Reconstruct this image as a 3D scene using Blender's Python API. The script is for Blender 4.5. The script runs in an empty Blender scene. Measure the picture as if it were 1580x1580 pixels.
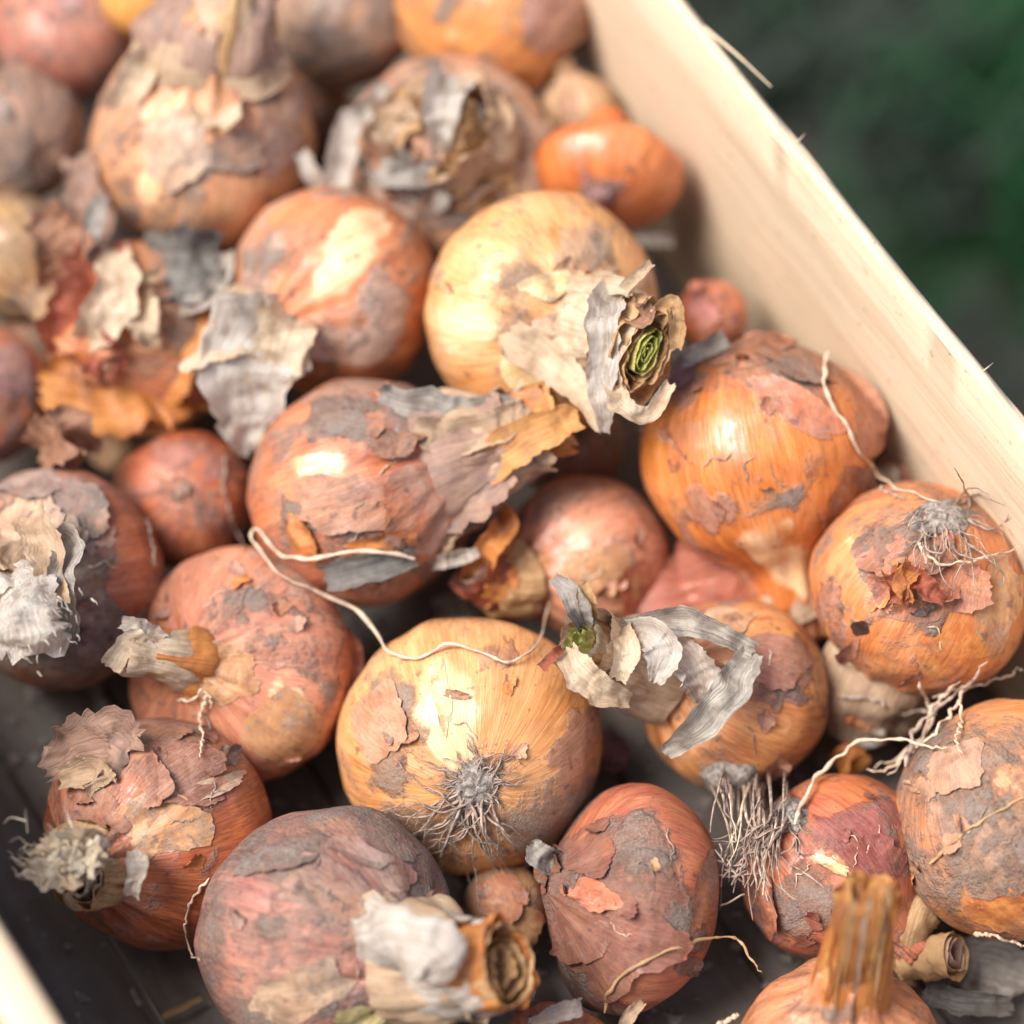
import bpy, math, random
import numpy as np
from mathutils import Vector, Matrix
from mathutils.bvhtree import BVHTree

random.seed(7)
sc = bpy.context.scene
C = sc.collection

# ------------------------------------------------------------------ camera
TILT = math.radians(60)                 # looking down by this angle
FOC, SENS = 85.0, 24.0
F = FOC / SENS * 1580.0                 # focal length in photo pixels
FW = Vector((0, math.cos(TILT), -math.sin(TILT)))
UP = Vector((0, math.sin(TILT), math.cos(TILT)))
RT = Vector((1, 0, 0))
LOOK = Vector((0, 0, 0.035))
CAM = LOOK - FW * 0.95
cd = bpy.data.cameras.new('camera')
cam = bpy.data.objects.new('camera', cd)
C.objects.link(cam)
cam.location = CAM
cam.rotation_euler = (math.pi / 2 - TILT, 0, 0)
cd.lens, cd.sensor_width, cd.sensor_height, cd.sensor_fit = FOC, SENS, SENS, 'HORIZONTAL'
cd.clip_start, cd.clip_end = 0.05, 200
cd.dof.use_dof = True
cd.dof.focus_distance = 0.883
cd.dof.aperture_fstop = 2.5
cd.dof.aperture_blades = 0
sc.camera = cam

# ------------------------------------------------------------------ light
SUN_EL, SUN_AZ = math.radians(60), math.radians(258)   # azimuth from +Y clockwise
w = bpy.data.worlds.new('World')
sc.world = w
w.use_nodes = True
wn = w.node_tree
bg = wn.nodes['Background']
sky = wn.nodes.new('ShaderNodeTexSky')
sky.sky_type = 'NISHITA'
sky.sun_disc = False
sky.sun_elevation = SUN_EL
sky.sun_rotation = SUN_AZ
sky.air_density, sky.dust_density, sky.ozone_density = 1.0, 3.0, 0.6
wn.links.new(sky.outputs[0], bg.inputs[0])
bg.inputs[1].default_value = 0.09
sd = bpy.data.lights.new('sun', 'SUN')
sd.energy, sd.angle, sd.color = 2.95, math.radians(30), (1.0, 0.97, 0.935)
so = bpy.data.objects.new('sun', sd)
C.objects.link(so)
sdir = Vector((math.sin(SUN_AZ) * math.cos(SUN_EL), math.cos(SUN_AZ) * math.cos(SUN_EL), math.sin(SUN_EL)))
so.rotation_euler = sdir.to_track_quat('Z', 'Y').to_euler()
so.location = sdir * 3

vs = sc.view_settings
vs.view_transform, vs.look, vs.gamma, vs.use_curve_mapping = 'Standard', 'None', 1.0, False
vs.exposure = 1.0
sc.cycles.use_denoising = True
sc.cycles.max_bounces = 6

# ------------------------------------------------------------------ helpers
def ray(px, py):
    return (FW + RT * ((px - 790) / F) + UP * ((790 - py) / F))   # depth 1 along FW

def at_z(px, py, z):
    r = ray(px, py)
    return CAM + r * ((z - CAM.z) / r.z)

def at_depth(px, py, d):
    return CAM + ray(px, py) * d

def depth(p):
    return (Vector(p) - CAM).dot(FW)

NC, NF, NU, NR = (np.array(v) for v in (CAM, FW, UP, RT))
def projn(P):
    q = P - NC
    d = q @ NF
    return 790 + F * (q @ NR) / d, 790 - F * (q @ NU) / d, d

def cdir(ax, ay, az):                   # x right, y up, z towards the camera
    return (RT * ax + UP * ay - FW * az).normalized()

def _h(ix, iy, iz):
    n = (ix.astype(np.uint32) * np.uint32(374761393) + iy.astype(np.uint32) * np.uint32(668265263)
         + iz.astype(np.uint32) * np.uint32(2147483647))
    n = (n ^ (n >> np.uint32(13))) * np.uint32(1274126177)
    n = (n ^ (n >> np.uint32(16))) * np.uint32(2246822519)
    n = n ^ (n >> np.uint32(15))
    return n.astype(np.float64) / 4294967295.0

def vnoise(P):
    P = np.asarray(P, float)
    i = np.floor(P).astype(np.int64)
    f = P - i
    f = f * f * (3 - 2 * f)
    x, y, z = i[..., 0], i[..., 1], i[..., 2]
    fx, fy, fz = f[..., 0], f[..., 1], f[..., 2]
    def L(dx, dy, dz): return _h(x + dx, y + dy, z + dz)
    a = L(0,0,0)*(1-fx)+L(1,0,0)*fx
    b = L(0,1,0)*(1-fx)+L(1,1,0)*fx
    c = L(0,0,1)*(1-fx)+L(1,0,1)*fx
    d = L(0,1,1)*(1-fx)+L(1,1,1)*fx
    return (a*(1-fy)+b*fy)*(1-fz)+(c*(1-fy)+d*fy)*fz

def fbm(P, o=4):
    s, a, t = 0, 0.5, 0
    P = np.asarray(P, float)
    for k in range(o):
        s = s + a * vnoise(P); t += a
        P = P * 2.03 + 17.7; a *= 0.5
    return s / t

def sstep(a, b, x):
    t = np.clip((x - a) / (b - a), 0, 1)
    return t * t * (3 - 2 * t)

def catmull(pts, n):
    p = np.array(pts, float)
    p = np.vstack([2*p[0]-p[1], p, 2*p[-1]-p[-2]])
    m = len(p) - 3
    t = np.linspace(0, m - 1e-9, n)
    i = np.floor(t).astype(int); u = (t - i)[:, None]
    a, b, c, d = p[i], p[i+1], p[i+2], p[i+3]
    return 0.5*((2*b)+(-a+c)*u+(2*a-5*b+4*c-d)*u*u+(-a+3*b-3*c+d)*u**3)

def grid_faces(nu, nv, closed):
    """nv rings of nu points"""
    i = np.arange(nu if closed else nu - 1)
    j = np.arange(nv - 1)
    I, J = np.meshgrid(i, j)
    I2 = (I + 1) % nu
    return np.stack([J*nu+I, J*nu+I2, (J+1)*nu+I2, (J+1)*nu+I], -1).reshape(-1, 4)

def mesh_np(name, V, Fq, mat, smooth=True):
    me = bpy.data.meshes.new(name)
    V = np.ascontiguousarray(V, dtype=np.float32); Fq = np.ascontiguousarray(Fq, dtype=np.int32)
    n, k = Fq.shape
    me.vertices.add(len(V)); me.vertices.foreach_set('co', V.ravel())
    me.loops.add(n*k); me.loops.foreach_set('vertex_index', Fq.ravel())
    me.polygons.add(n)
    me.polygons.foreach_set('loop_start', np.arange(0, n*k, k, dtype=np.int32))
    me.polygons.foreach_set('loop_total', np.full(n, k, dtype=np.int32))
    me.update(calc_edges=True)
    if smooth:
        me.polygons.foreach_set('use_smooth', np.ones(n, dtype=bool))
    me.materials.append(mat)
    me.validate()
    return me

def attr(me, name, typ, data):
    a = me.attributes.new(name, typ, 'POINT')
    a.data.foreach_set('color' if typ == 'FLOAT_COLOR' else 'vector', np.ascontiguousarray(data, dtype=np.float32).ravel())

def link(name, me, parent=None, loc=None):
    o = bpy.data.objects.new(name, me)
    C.objects.link(o)
    if parent is not None:
        o.parent = parent
    if loc is not None:
        o.location = loc
    return o

def tag(o, label=None, cat=None, group=None, kind=None):
    for k, v in (('label', label), ('category', cat), ('group', group), ('kind', kind)):
        if v: o[k] = v
    return o

# ------------------------------------------------------------------ materials
class NT:
    def __init__(s, name):
        s.m = bpy.data.materials.new(name); s.m.use_nodes = True
        s.t = s.m.node_tree; s.t.nodes.clear()
        s.out = s.n('ShaderNodeOutputMaterial')
    def n(s, typ, **k):
        x = s.t.nodes.new(typ)
        for a, b in k.items(): setattr(x, a, b)
        return x
    def set(s, sock, v):
        if isinstance(v, bpy.types.NodeSocket): s.t.links.new(v, sock)
        elif isinstance(v, (tuple, list)) and len(v) == 3 and sock.type == 'RGBA': sock.default_value = (*v, 1)
        else: sock.default_value = v
    def math(s, op, a, b=None, clamp=False):
        x = s.n('ShaderNodeMath', operation=op, use_clamp=clamp)
        s.set(x.inputs[0], a)
        if b is not None: s.set(x.inputs[1], b)
        return x.outputs[0]
    def mix(s, f, a, b, mode='MIX'):
        x = s.n('ShaderNodeMix', data_type='RGBA', blend_type=mode)
        s.set(x.inputs[0], f); s.set(x.inputs[6], a); s.set(x.inputs[7], b)
        return x.outputs[2]
    def noise(s, vec, scale, detail=4, rough=0.55, dist=0.0):
        x = s.n('ShaderNodeTexNoise')
        s.set(x.inputs['Vector'], vec); s.set(x.inputs['Scale'], scale); s.set(x.inputs['Detail'], detail)
        s.set(x.inputs['Roughness'], rough); s.set(x.inputs['Distortion'], dist)
        return x.outputs[0]
    def mr(s, v, a, b, c=0.0, d=1.0, smooth=True):
        x = s.n('ShaderNodeMapRange', interpolation_type='SMOOTHSTEP' if smooth else 'LINEAR')
        for i, q in enumerate((v, a, b, c, d)): s.set(x.inputs[i], q)
        return x.outputs[0]
    def vscale(s, vec, sx, sy, sz):
        x = s.n('ShaderNodeVectorMath', operation='MULTIPLY')
        s.set(x.inputs[0], vec); x.inputs[1].default_value = (sx, sy, sz)
        return x.outputs[0]
    def vadd(s, vec, off):
        x = s.n('ShaderNodeVectorMath', operation='ADD')
        s.set(x.inputs[0], vec); x.inputs[1].default_value = off
        return x.outputs[0]
    def bump(s, h, dist, strength=1.0, normal=None):
        x = s.n('ShaderNodeBump')
        s.set(x.inputs['Height'], h); x.inputs['Distance'].default_value = dist
        x.inputs['Strength'].default_value = strength
        if normal is not None: s.set(x.inputs['Normal'], normal)
        return x.outputs[0]
    def bsdf(s, col, rough, normal=None, spec=0.5, sss=0.0):
        x = s.n('ShaderNodeBsdfPrincipled')
        s.set(x.inputs['Base Color'], col); s.set(x.inputs['Roughness'], rough)
        s.set(x.inputs['Specular IOR Level'], spec)
        if normal is not None: s.set(x.inputs['Normal'], normal)
        return x.outputs[0]
    def done(s, sh):
        s.t.links.new(sh, s.out.inputs[0]); return s.m

ORANGE = ((.68, .21, .038), (.50, .105, .02))
YELLOW = ((.78, .39, .15), (.66, .235, .055))
COPPER = ((.44, .115, .032), (.28, .055, .02))
PINK = ((.54, .215, .12), (.42, .125, .065))
MAUVE = ((.36, .145, .12), (.24, .085, .09))
RED = ((.46, .125, .05), (.33, .07, .045))
TAN = ((.55, .34, .18), (.44, .24, .11))
GREY = ((.30, .235, .20), (.36, .22, .16))
DIRT = (.20, .172, .148)

def skin_mat(pal, outer=(.29, .14, .095), dirt=DIRT, gloss=0.33, seed=0.0):
    m = NT('onion_skin')
    c1, c2 = pal
    lum = min(1.15, sum(outer)/.50)
    mer = m.n('ShaderNodeAttribute', attribute_name='mer').outputs['Vector']
    msk = m.n('ShaderNodeAttribute', attribute_name='mask')
    sep = m.n('ShaderNodeSeparateColor')
    m.set(sep.inputs[0], msk.outputs['Color'])
    D, G, B = sep.outputs[0], sep.outputs[1], sep.outputs[2]
    obj = m.vadd(m.n('ShaderNodeTexCoord').outputs['Object'], (seed * .37, seed * .71, seed * .13))
    mer = m.vadd(mer, (seed * 1.3, seed * 2.1, seed))
    streak = m.noise(m.vscale(mer, 1, 1, .35), 3.2, 5, .6, .4)
    vein = m.noise(m.vscale(mer, 1, 1, .10), 26, 3, .6, .25)
    veinl = m.mr(m.math('ABSOLUTE', m.math('SUBTRACT', vein, .5)), 0.0, .045, 1, 0)
    vein2 = m.noise(m.vscale(mer, 1, 1, .06), 60, 2, .6)
    big = m.noise(obj, 38, 3, .6)
    fine = m.noise(obj, 420, 6, .65)
    mid = m.noise(obj, 130, 6, .68, .5)
    grain = m.noise(obj, 1500, 3, .7)
    wid = m.mr(m.noise(obj, 48, 3, .6), .38, .62, .03, .30)
    mst = m.noise(m.vscale(mer, 1, 1, .30), 4.5, 6, .65, .5)
    edge = m.math('ADD', m.math('MULTIPLY', m.math('SUBTRACT', mst, .5), .55), m.math('MULTIPLY', m.math('SUBTRACT', mid, .5), .30))
    # fresh skin: meridian streaks and veins, soft clouds of darker and lighter tone
    base = m.mix(m.mr(streak, .34, .68), c1, c2)
    base = m.mix(m.mr(big, .40, .76, 0, .55), base, tuple(x * y for x, y in zip(c2, (.62, .55, .75))))
    base = m.mix(m.mr(m.noise(m.vadd(obj, (2, 9, 4)), 30, 4, .65), .40, .70, 0, .50), base, tuple(.6*x + .4*y for x, y in zip(c1, (.82, .46, .27))))
    vein3 = m.noise(m.vscale(mer, 1, 1, .13), 9, 4, .6, .5)
    base = m.mix(m.mr(vein3, .50, .66, 0, .42), base, tuple(x * .62 for x in c2))
    base = m.mix(m.mr(vein3, .34, .48, .22, 0), base, tuple(.45*x + .55*y for x, y in zip(c1, (.80, .50, .30))))
    stain = m.noise(m.vadd(m.vscale(mer, 1, 1, .45), (9, 4, 2)), 3.4, 6, .68, .7)
    base = m.mix(m.mr(stain, .56, .72, 0, .68), base, tuple(x * y for x, y in zip(c2, (.36, .30, .42))))
    base = m.mix(m.math('MULTIPLY', veinl, .38), base, tuple(x * .45 for x in c2))
    base = m.mix(m.mr(vein2, .44, .64, 0, .32), base, tuple(min(1, x * 1.35 + .03) for x in c1))
    # pale inner skin showing through, and highlights painted on hero and lay
    pm = m.mr(m.math('ADD', B, edge), .42, m.math('ADD', .50, wid))
    base = m.mix(m.math('MULTIPLY', pm, .85), base, m.mix(m.mr(vein, .35, .65), (.84, .60, .36), (.76, .43, .19)))
    # dull outer layer, torn along the veins, partly fading out
    gv = m.math('ADD', G, edge)
    gm = m.mr(gv, .50, m.math('ADD', .52, wid))
    oc = m.mix(m.mr(mid, .35, .68), tuple(x * .66 for x in outer), tuple(min(1, x * 1.45 + .02) for x in outer))
    oc = m.mix(m.mr(m.noise(obj, 62, 5, .7, .5), .46, .68, 0, .7), oc, tuple(x*lum for x in (.42, .19, .085)))
    oc = m.mix(m.mr(m.noise(m.vadd(obj, (5, 2, 8)), 70, 5, .7, .5), .50, .68, 0, .65), oc, tuple(x*lum for x in (.11, .038, .03)))
    oc = m.mix(m.math('MULTIPLY', veinl, .45), oc, tuple(x * .4 for x in outer))
    oc = m.mix(m.mr(vein2, .46, .64, 0, .3), oc, tuple(x*lum for x in (.42, .29, .20)))
    oc = m.mix(m.mr(fine, .54, .70, 0, .45), oc, tuple(x*(.3+.7*lum) for x in (.33, .275, .225)))
    base = m.mix(m.math('MULTIPLY', gm, .80), base, oc)
    ge = m.math('MULTIPLY', m.mr(gv, .485, .50), m.math('SUBTRACT', 1.0, m.mr(gv, .50, .525)))
    base = m.mix(m.math('MULTIPLY', ge, m.mr(wid, .04, .20, .75, 0)), base, (.10, .045, .035))
    # soil: powdery smudges with grit
    df = m.math('ADD', D, m.math('ADD', m.math('MULTIPLY', m.math('SUBTRACT', fine, .5), .95), m.math('MULTIPLY', m.math('SUBTRACT', mid, .5), .75)))
    dm = m.mr(df, .46, m.math('ADD', .78, wid))
    dc = m.mix(m.mr(grain, .35, .68), tuple(x * .45 for x in dirt), tuple(min(1, x * 1.75) for x in dirt))
    dc = m.mix(m.mr(mid, .4, .65, 0, .5), dc, (.31, .29, .265))
    dc = m.mix(m.mr(m.noise(obj, 75, 5, .7), .54, .66, 0, .55), dc, (.105, .088, .088))
    base = m.mix(m.math('MULTIPLY', dm, m.mr(mid, .35, .62, .50, .82)), base, dc)
    film = m.mr(m.math('ADD', D, m.math('MULTIPLY', m.math('SUBTRACT', mid, .5), .9)), .30, .75, 0, .36)
    base = m.mix(film, base, (.225, .15, .11))
    # small dark blemishes
    spk = m.mr(m.noise(obj, 230, 2, .5), .66, .72)
    base = m.mix(m.math('MULTIPLY', spk, .6), base, (.10, .055, .05))
    base = m.mix(m.mr(m.noise(obj, 700, 2, .5), .66, .74, 0, .5), base, (.11, .065, .055))
    rough = m.mix(dm, m.mix(gm, (gloss + .08,) * 3, (.62,) * 3), (.95,) * 3)
    rough = m.math('ADD', rough, m.math('ADD', m.mr(fine, .35, .7, -.06, .14), m.mr(vein, .38, .62, -.05, .16)))
    n1 = m.bump(m.math('ADD', m.math('MULTIPLY', vein, .6), m.math('MULTIPLY', streak, .8)), .0006, .55)
    n2 = m.bump(m.math('ADD', m.math('MULTIPLY', gm, .8), m.math('MULTIPLY', m.math('MULTIPLY', gm, m.math('ADD', m.math('MULTIPLY', mid, .7), m.math('MULTIPLY', fine, .3))), 1.0)), .0005, .6, n1)
    n3 = m.bump(m.math('MULTIPLY', dm, m.math('ADD', m.math('MULTIPLY', grain, .9), m.math('MULTIPLY', fine, .9))), .0008, .8, n2)
    spec = m.mr(m.math('MAXIMUM', dm, m.math('MULTIPLY', gm, .5)), 0, 1, .75, .12)
    return m.done(m.bsdf(base, rough, n3, spec))

def paper_mat(name, ca, cb, transl=0.25, rough=.6, spot=.5, dirt=.35):
    m = NT(name)
    uv = m.n('ShaderNodeAttribute', attribute_name='mer').outputs['Vector']
    obj = m.n('ShaderNodeTexCoord').outputs['Object']
    fib = m.noise(m.vscale(uv, 1, .07, 1), 22, 4, .6, .2)
    fib2 = m.noise(m.vscale(uv, 1, .05, 1), 70, 2, .6)
    mid = m.noise(obj, 150, 5, .65, .4)
    fine = m.noise(obj, 800, 4, .65)
    col = m.mix(m.mr(m.math('ADD', m.math('MULTIPLY', fib, .55), m.math('MULTIPLY', mid, .45)), .38, .62), ca, cb)
    col = m.mix(m.mr(fib2, .47, .66, 0, .22), col, tuple(x * .5 for x in cb))
    col = m.mix(m.mr(mid, .54, .66, 0, dirt), col, (.27, .22, .19))
    col = m.mix(m.mr(fine, .60, .70, 0, spot), col, (.13, .095, .08))
    n = m.bump(m.math('ADD', m.math('MULTIPLY', m.math('ADD', fib, m.math('MULTIPLY', fib2, .5)), .5), mid), .0008, .8)
    a = m.bsdf(col, rough, n, .35)
    t = m.n('ShaderNodeBsdfTranslucent'); m.set(t.inputs[0], col); m.set(t.inputs[1], n)
    x = m.n('ShaderNodeMixShader'); x.inputs[0].default_value = transl
    m.set(x.inputs[1], a); m.set(x.inputs[2], t.outputs[0])
    return m.done(x.outputs[0])

def flake_mat(name, ca, cb, dirt=.5):
    m = NT(name)
    mer = m.n('ShaderNodeAttribute', attribute_name='mer').outputs['Vector']
    sep = m.n('ShaderNodeSeparateColor'); m.set(sep.inputs[0], m.n('ShaderNodeAttribute', attribute_name='mask').outputs['Color'])
    obj = m.n('ShaderNodeTexCoord').outputs['Object']
    vein = m.noise(m.vscale(mer, 1, 1, .10), 24, 3, .6, .3)
    mid = m.noise(obj, 140, 6, .68, .5); fine = m.noise(obj, 520, 5, .65); big = m.noise(obj, 60, 3, .6)
    col = m.mix(m.mr(mid, .38, .60), ca, cb)
    col = m.mix(m.mr(m.noise(obj, 85, 6, .7, .6), .50, .60, 0, .75), col, tuple(x * .48 for x in cb))
    col = m.mix(m.mr(m.noise(m.vadd(obj, (3, 7, 1)), 100, 6, .7, .6), .56, .64, 0, .5), col, tuple(min(1, x * 1.35 + .08) for x in ca))
    col = m.mix(m.mr(vein, .40, .62, 0, .30), col, tuple(x * .6 for x in cb))
    col = m.mix(m.mr(m.math('ADD', m.math('MULTIPLY', big, .6), m.math('MULTIPLY', fine, .4)), .48, .56, 0, dirt), col, m.mix(m.mr(m.noise(obj, 1500, 3, .7), .35, .68), (.12, .10, .09), (.38, .34, .31)))
    col = m.mix(m.mr(m.noise(obj, 260, 3, .5), .62, .70, 0, .6), col, (.14, .085, .075))
    col = m.mix(m.mr(sep.outputs[0], .93, 1.0, 0, .12), col, tuple(min(1, x * 1.5 + .06) for x in ca))
    n = m.bump(m.math('ADD', m.math('MULTIPLY', vein, .7), m.math('ADD', m.math('MULTIPLY', mid, .6), m.math('MULTIPLY', fine, .3))), .0006, .6)
    return m.done(m.bsdf(col, .55, n, .35))

def wood_mat(name, ca, cb, axis, rough=.75, grey=.0, knots=.2):
    m = NT(name)
    obj = m.n('ShaderNodeTexCoord').outputs['Object']
    sx = [1, 1, 1]; sx[axis] = .045
    v = m.vscale(obj, *sx)
    g1 = m.noise(v, 130, 5, .6, .6); g2 = m.noise(v, 620, 3, .6)
    b = m.noise(obj, 14, 4, .6); f = m.noise(obj, 260, 5, .65)
    col = m.mix(m.mr(g1, .34, .68), ca, cb)
    col = m.mix(m.mr(g2, .50, .72, 0, .16), col, tuple(x * .62 for x in cb))
    col = m.mix(m.mr(b, .45, .72, 0, .45), col, tuple(x * .8 for x in ca))
    col = m.mix(m.mr(f, .60, .70, 0, knots), col, (.28, .20, .13))
    col = m.mix(m.mr(m.noise(m.vscale(obj, .5, 1, 1), 22, 5, .7), .54, .70, 0, .35), col, tuple(x * .62 for x in cb))
    if grey: col = m.mix(m.mr(m.noise(obj, 40, 5, .7), .40, .62, 0, grey), col, (.16, .145, .135))
    n = m.bump(m.math('ADD', g1, m.math('MULTIPLY', g2, .6)), .0008, .6)
    return m.done(m.bsdf(col, rough, n, .25))

def plain_mat(name, ca, cb, scale=300, rough=.8, bump=.0004):
    m = NT(name)
    obj = m.n('ShaderNodeTexCoord').outputs['Object']
    f = m.noise(obj, scale, 5, .65)
    return m.done(m.bsdf(m.mix(m.mr(f, .35, .65), ca, cb), rough, m.bump(f, bump, .8), .3))

P_WHITE = paper_mat('white_paper_skin', (.80, .74, .66), (.56, .46, .36), .42, .65, .45, .35)
P_FUZZ = paper_mat('frayed_cream_skin', (.82, .75, .62), (.66, .50, .32), .3, .7, .25, .1)
P_CREAM = paper_mat('cream_paper_skin', (.80, .66, .48), (.62, .43, .26), .3, .55, .4, .3)
P_TAN = paper_mat('tan_paper_skin', (.66, .43, .22), (.45, .24, .10), .25, .5, .4, .35)
P_ORANGE = paper_mat('orange_paper_skin', (.70, .30, .085), (.52, .17, .05), .28, .42, .3, .25)
P_YELLOW = paper_mat('yellow_fibre_skin', (.68, .38, .14), (.56, .23, .07), .15, .5, .3, .2)
P_BROWN = paper_mat('brown_paper_skin', (.42, .22, .13), (.27, .125, .075), .2, .55, .4, .5)
P_PINK = paper_mat('pink_brown_paper_skin', (.46, .29, .205), (.30, .175, .135), .2, .6, .4, .6)
P_MAUVE = paper_mat('mauve_paper_skin', (.33, .17, .155), (.22, .115, .12), .18, .6, .4, .6)
P_SALMON = paper_mat('salmon_paper_skin', (.44, .135, .075), (.33, .085, .05), .2, .5, .3, .3)
P_LEAF = paper_mat('pale_grey_leaf', (.58, .52, .43), (.24, .205, .165), .2, .75, .4, .45)
P_GREY = paper_mat('grey_paper_skin', (.43, .385, .335), (.24, .20, .165), .15, .75, .45, .4)
P_GREEN = paper_mat('green_leaf_base', (.62, .60, .19), (.44, .49, .11), .3, .4, .15, .1)
P_LIME = paper_mat('lime_leaf_base', (.70, .62, .24), (.52, .46, .12), .2, .4, .15, .1)
P_DARK = paper_mat('dark_grey_leaf', (.21, .19, .165), (.085, .074, .064), .08, .7, .4, .3)
P_BEIGE = paper_mat('beige_paper_skin', (.62, .45, .30), (.47, .30, .18), .25, .55, .3, .3)
M_ROOT = plain_mat('dry_root', (.44, .325, .255), (.20, .145, .115), 500)
M_ROOTP = plain_mat('pale_dry_root', (.72, .55, .40), (.52, .37, .26), 260)
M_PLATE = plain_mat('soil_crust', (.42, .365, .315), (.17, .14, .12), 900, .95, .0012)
M_GREEN = plain_mat('green_core', (.52, .55, .10), (.30, .38, .06), 260, .45)
M_LIME = plain_mat('yellow_core', (.74, .62, .22), (.55, .42, .12), 260, .5)
PM = dict(W=P_WHITE, C=P_CREAM, T=P_TAN, O=P_ORANGE, Y=P_YELLOW, B=P_BROWN, P=P_PINK, M=P_MAUVE, S=P_SALMON, G=P_GREY, D=P_DARK, Z=P_FUZZ, F=P_LEAF, N=P_GREEN, L=P_LIME, E=P_BEIGE)

FM = {k: flake_mat(nm + '_torn_skin', a, c_, d) for k, nm, a, c_, d in (
    ('W', 'white', (.80, .76, .71), (.60, .53, .46), .3), ('C', 'cream', (.84, .64, .38), (.72, .46, .20), .2), ('T', 'tan', (.56, .31, .15), (.44, .20, .09), .4),
    ('O', 'orange', (.66, .27, .075), (.50, .15, .045), .25), ('Y', 'yellow', (.66, .56, .26), (.48, .38, .16), .4), ('K', 'dark', (.07, .03, .02), (.045, .02, .015), .2), ('B', 'brown', (.42, .18, .085), (.30, .11, .06), .4),  # the dark one colours the shade in torn's wormhole and crater
    ('P', 'pink_brown', (.44, .245, .17), (.32, .155, .11), .7), ('M', 'maroon', (.33, .135, .10), (.23, .085, .07), .5), ('S', 'salmon', (.58, .225, .125), (.46, .15, .08), .3),
    ('G', 'grey', (.36, .30, .265), (.25, .20, .175), .5), ('E', 'beige', (.55, .38, .25), (.44, .27, .17), .4))}

# ------------------------------------------------------------------ crate
M_WOOD = wood_mat('pale_poplar_wood', (.68, .53, .37), (.62, .465, .31), 0, .7, 0, .6)
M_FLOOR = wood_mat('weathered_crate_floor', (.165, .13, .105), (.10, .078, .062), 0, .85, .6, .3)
HR = 0.116
A = at_z(1060, 0, HR); Bp = at_z(1580, 640, HR)
ex = (Bp - A); ex.z = 0; ex.normalize()           # along the board, towards the viewer
ey = Vector((-ex.y, ex.x, 0))                     # outwards (to the right)
if ey.x < 0: ey = -ey
crate = bpy.data.objects.new('wooden_crate', None)
C.objects.link(crate)
ang = math.atan2(ex.y, ex.x)
crate.location = (A.x, A.y, 0)
crate.rotation_euler = (0, 0, ang)
tag(crate, 'pale wooden crate with a dark weathered floor holding all the onions', 'crate')
inv = Matrix.Rotation(-ang, 3, 'Z')
def cl(p): return inv @ (Vector(p) - Vector((A.x, A.y, 0)))    # world -> crate local
sgn = 1 if (inv @ ey).y > 0 else -1                # outward = +/- local y
pl = cl(at_z(0, 1420, HR)); WID = abs(pl.y)        # inner distance between the two long boards
X0, X1 = -0.17, 0.50

def board(name, x0, x1, y0, y1, z0, z1, mat, parent, nx=120, wob=.0008, seed=0, bev=.0012):
    """a sawn board as a bevelled, slightly uneven solid running along local x"""
    pr = []
    def seg(a, b, n):
        for k in range(n): pr.append((a[0] + (b[0]-a[0])*k/n, a[1] + (b[1]-a[1])*k/n))
    seg((y0+bev, z0), (y1-bev, z0), 3); seg((y1-bev, z0), (y1, z0+bev), 1)
    seg((y1, z0+bev), (y1, z1-bev), 6); seg((y1, z1-bev), (y1-bev, z1), 1)
    seg((y1-bev, z1), (y0+bev, z1), 3); seg((y0+bev, z1), (y0, z1-bev), 1)
    seg((y0, z1-bev), (y0, z0+bev), 6); seg((y0, z0+bev), (y0+bev, z0), 1)
    pr = np.array(pr); k = len(pr)
    xs = np.linspace(x0, x1, nx)
    V = np.zeros((nx, k, 3))
    V[..., 0] = xs[:, None]; V[..., 1] = pr[None, :, 0]; V[..., 2] = pr[None, :, 1]
    q = np.stack([V[..., 0]*60, V[..., 1]*300+seed, V[..., 2]*300], -1)
    V[..., 1] += (fbm(q, 3)-.5)*2*wob; V[..., 2] += (fbm(q+31, 3)-.5)*2*wob
    V = V.reshape(-1, 3)
    Fq = grid_faces(k, nx, True)
    c0 = len(V); V = np.vstack([V, V[:k].mean(0), V[-k:].mean(0)])
    i = np.arange(k); j = (i+1) % k
    caps = np.vstack([np.stack([j, i, np.full(k, c0), np.full(k, c0)], -1),
                      np.stack([(nx-1)*k+i, (nx-1)*k+j, np.full(k, c0+1), np.full(k, c0+1)], -1)])
    me = bpy.data.meshes.new(name)
    me.from_pydata(V.tolist(), [], Fq.tolist() + [c[:3].tolist() for c in caps])
    me.polygons.foreach_set('use_smooth', np.ones(len(me.polygons), dtype=bool))
    me.materials.append(mat)
    me.set_sharp_from_angle(angle=math.radians(50))
    return link(name, me, parent)

T = .0042
right = board('side_board', X0, X1, *sorted((0.0, sgn*-T)), -.007, HR, M_WOOD, crate, seed=1, bev=.0016)
left = board('side_board', X0, X1, *sorted((-sgn*WID, -sgn*(WID+.010))), -.007, HR, M_WOOD, crate, seed=5)
nb = 8
lo, hi = sorted((0.0, -sgn*WID))
for k in range(nb):
    a0 = lo + (hi-lo)*k/nb; b0 = lo + (hi-lo)*(k+1)/nb
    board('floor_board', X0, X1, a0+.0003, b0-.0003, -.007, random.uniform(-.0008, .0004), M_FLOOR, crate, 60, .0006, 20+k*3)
board('end_board', X0-.006, X0, lo, hi, .012, HR, M_WOOD, crate, 12, .0003, 9)
board('end_board', X1, X1+.006, lo, hi, .012, HR, M_WOOD, crate, 12, .0003, 11)
for xx in (X0+.012, X1-.012):
    for yy in (lo-.0125, hi+.0125):
        board('corner_post', xx-.011, xx+.011, yy-.0065, yy+.0065, -.2985, HR-.012, M_WOOD, crate, 6, .0002, 3)
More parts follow.
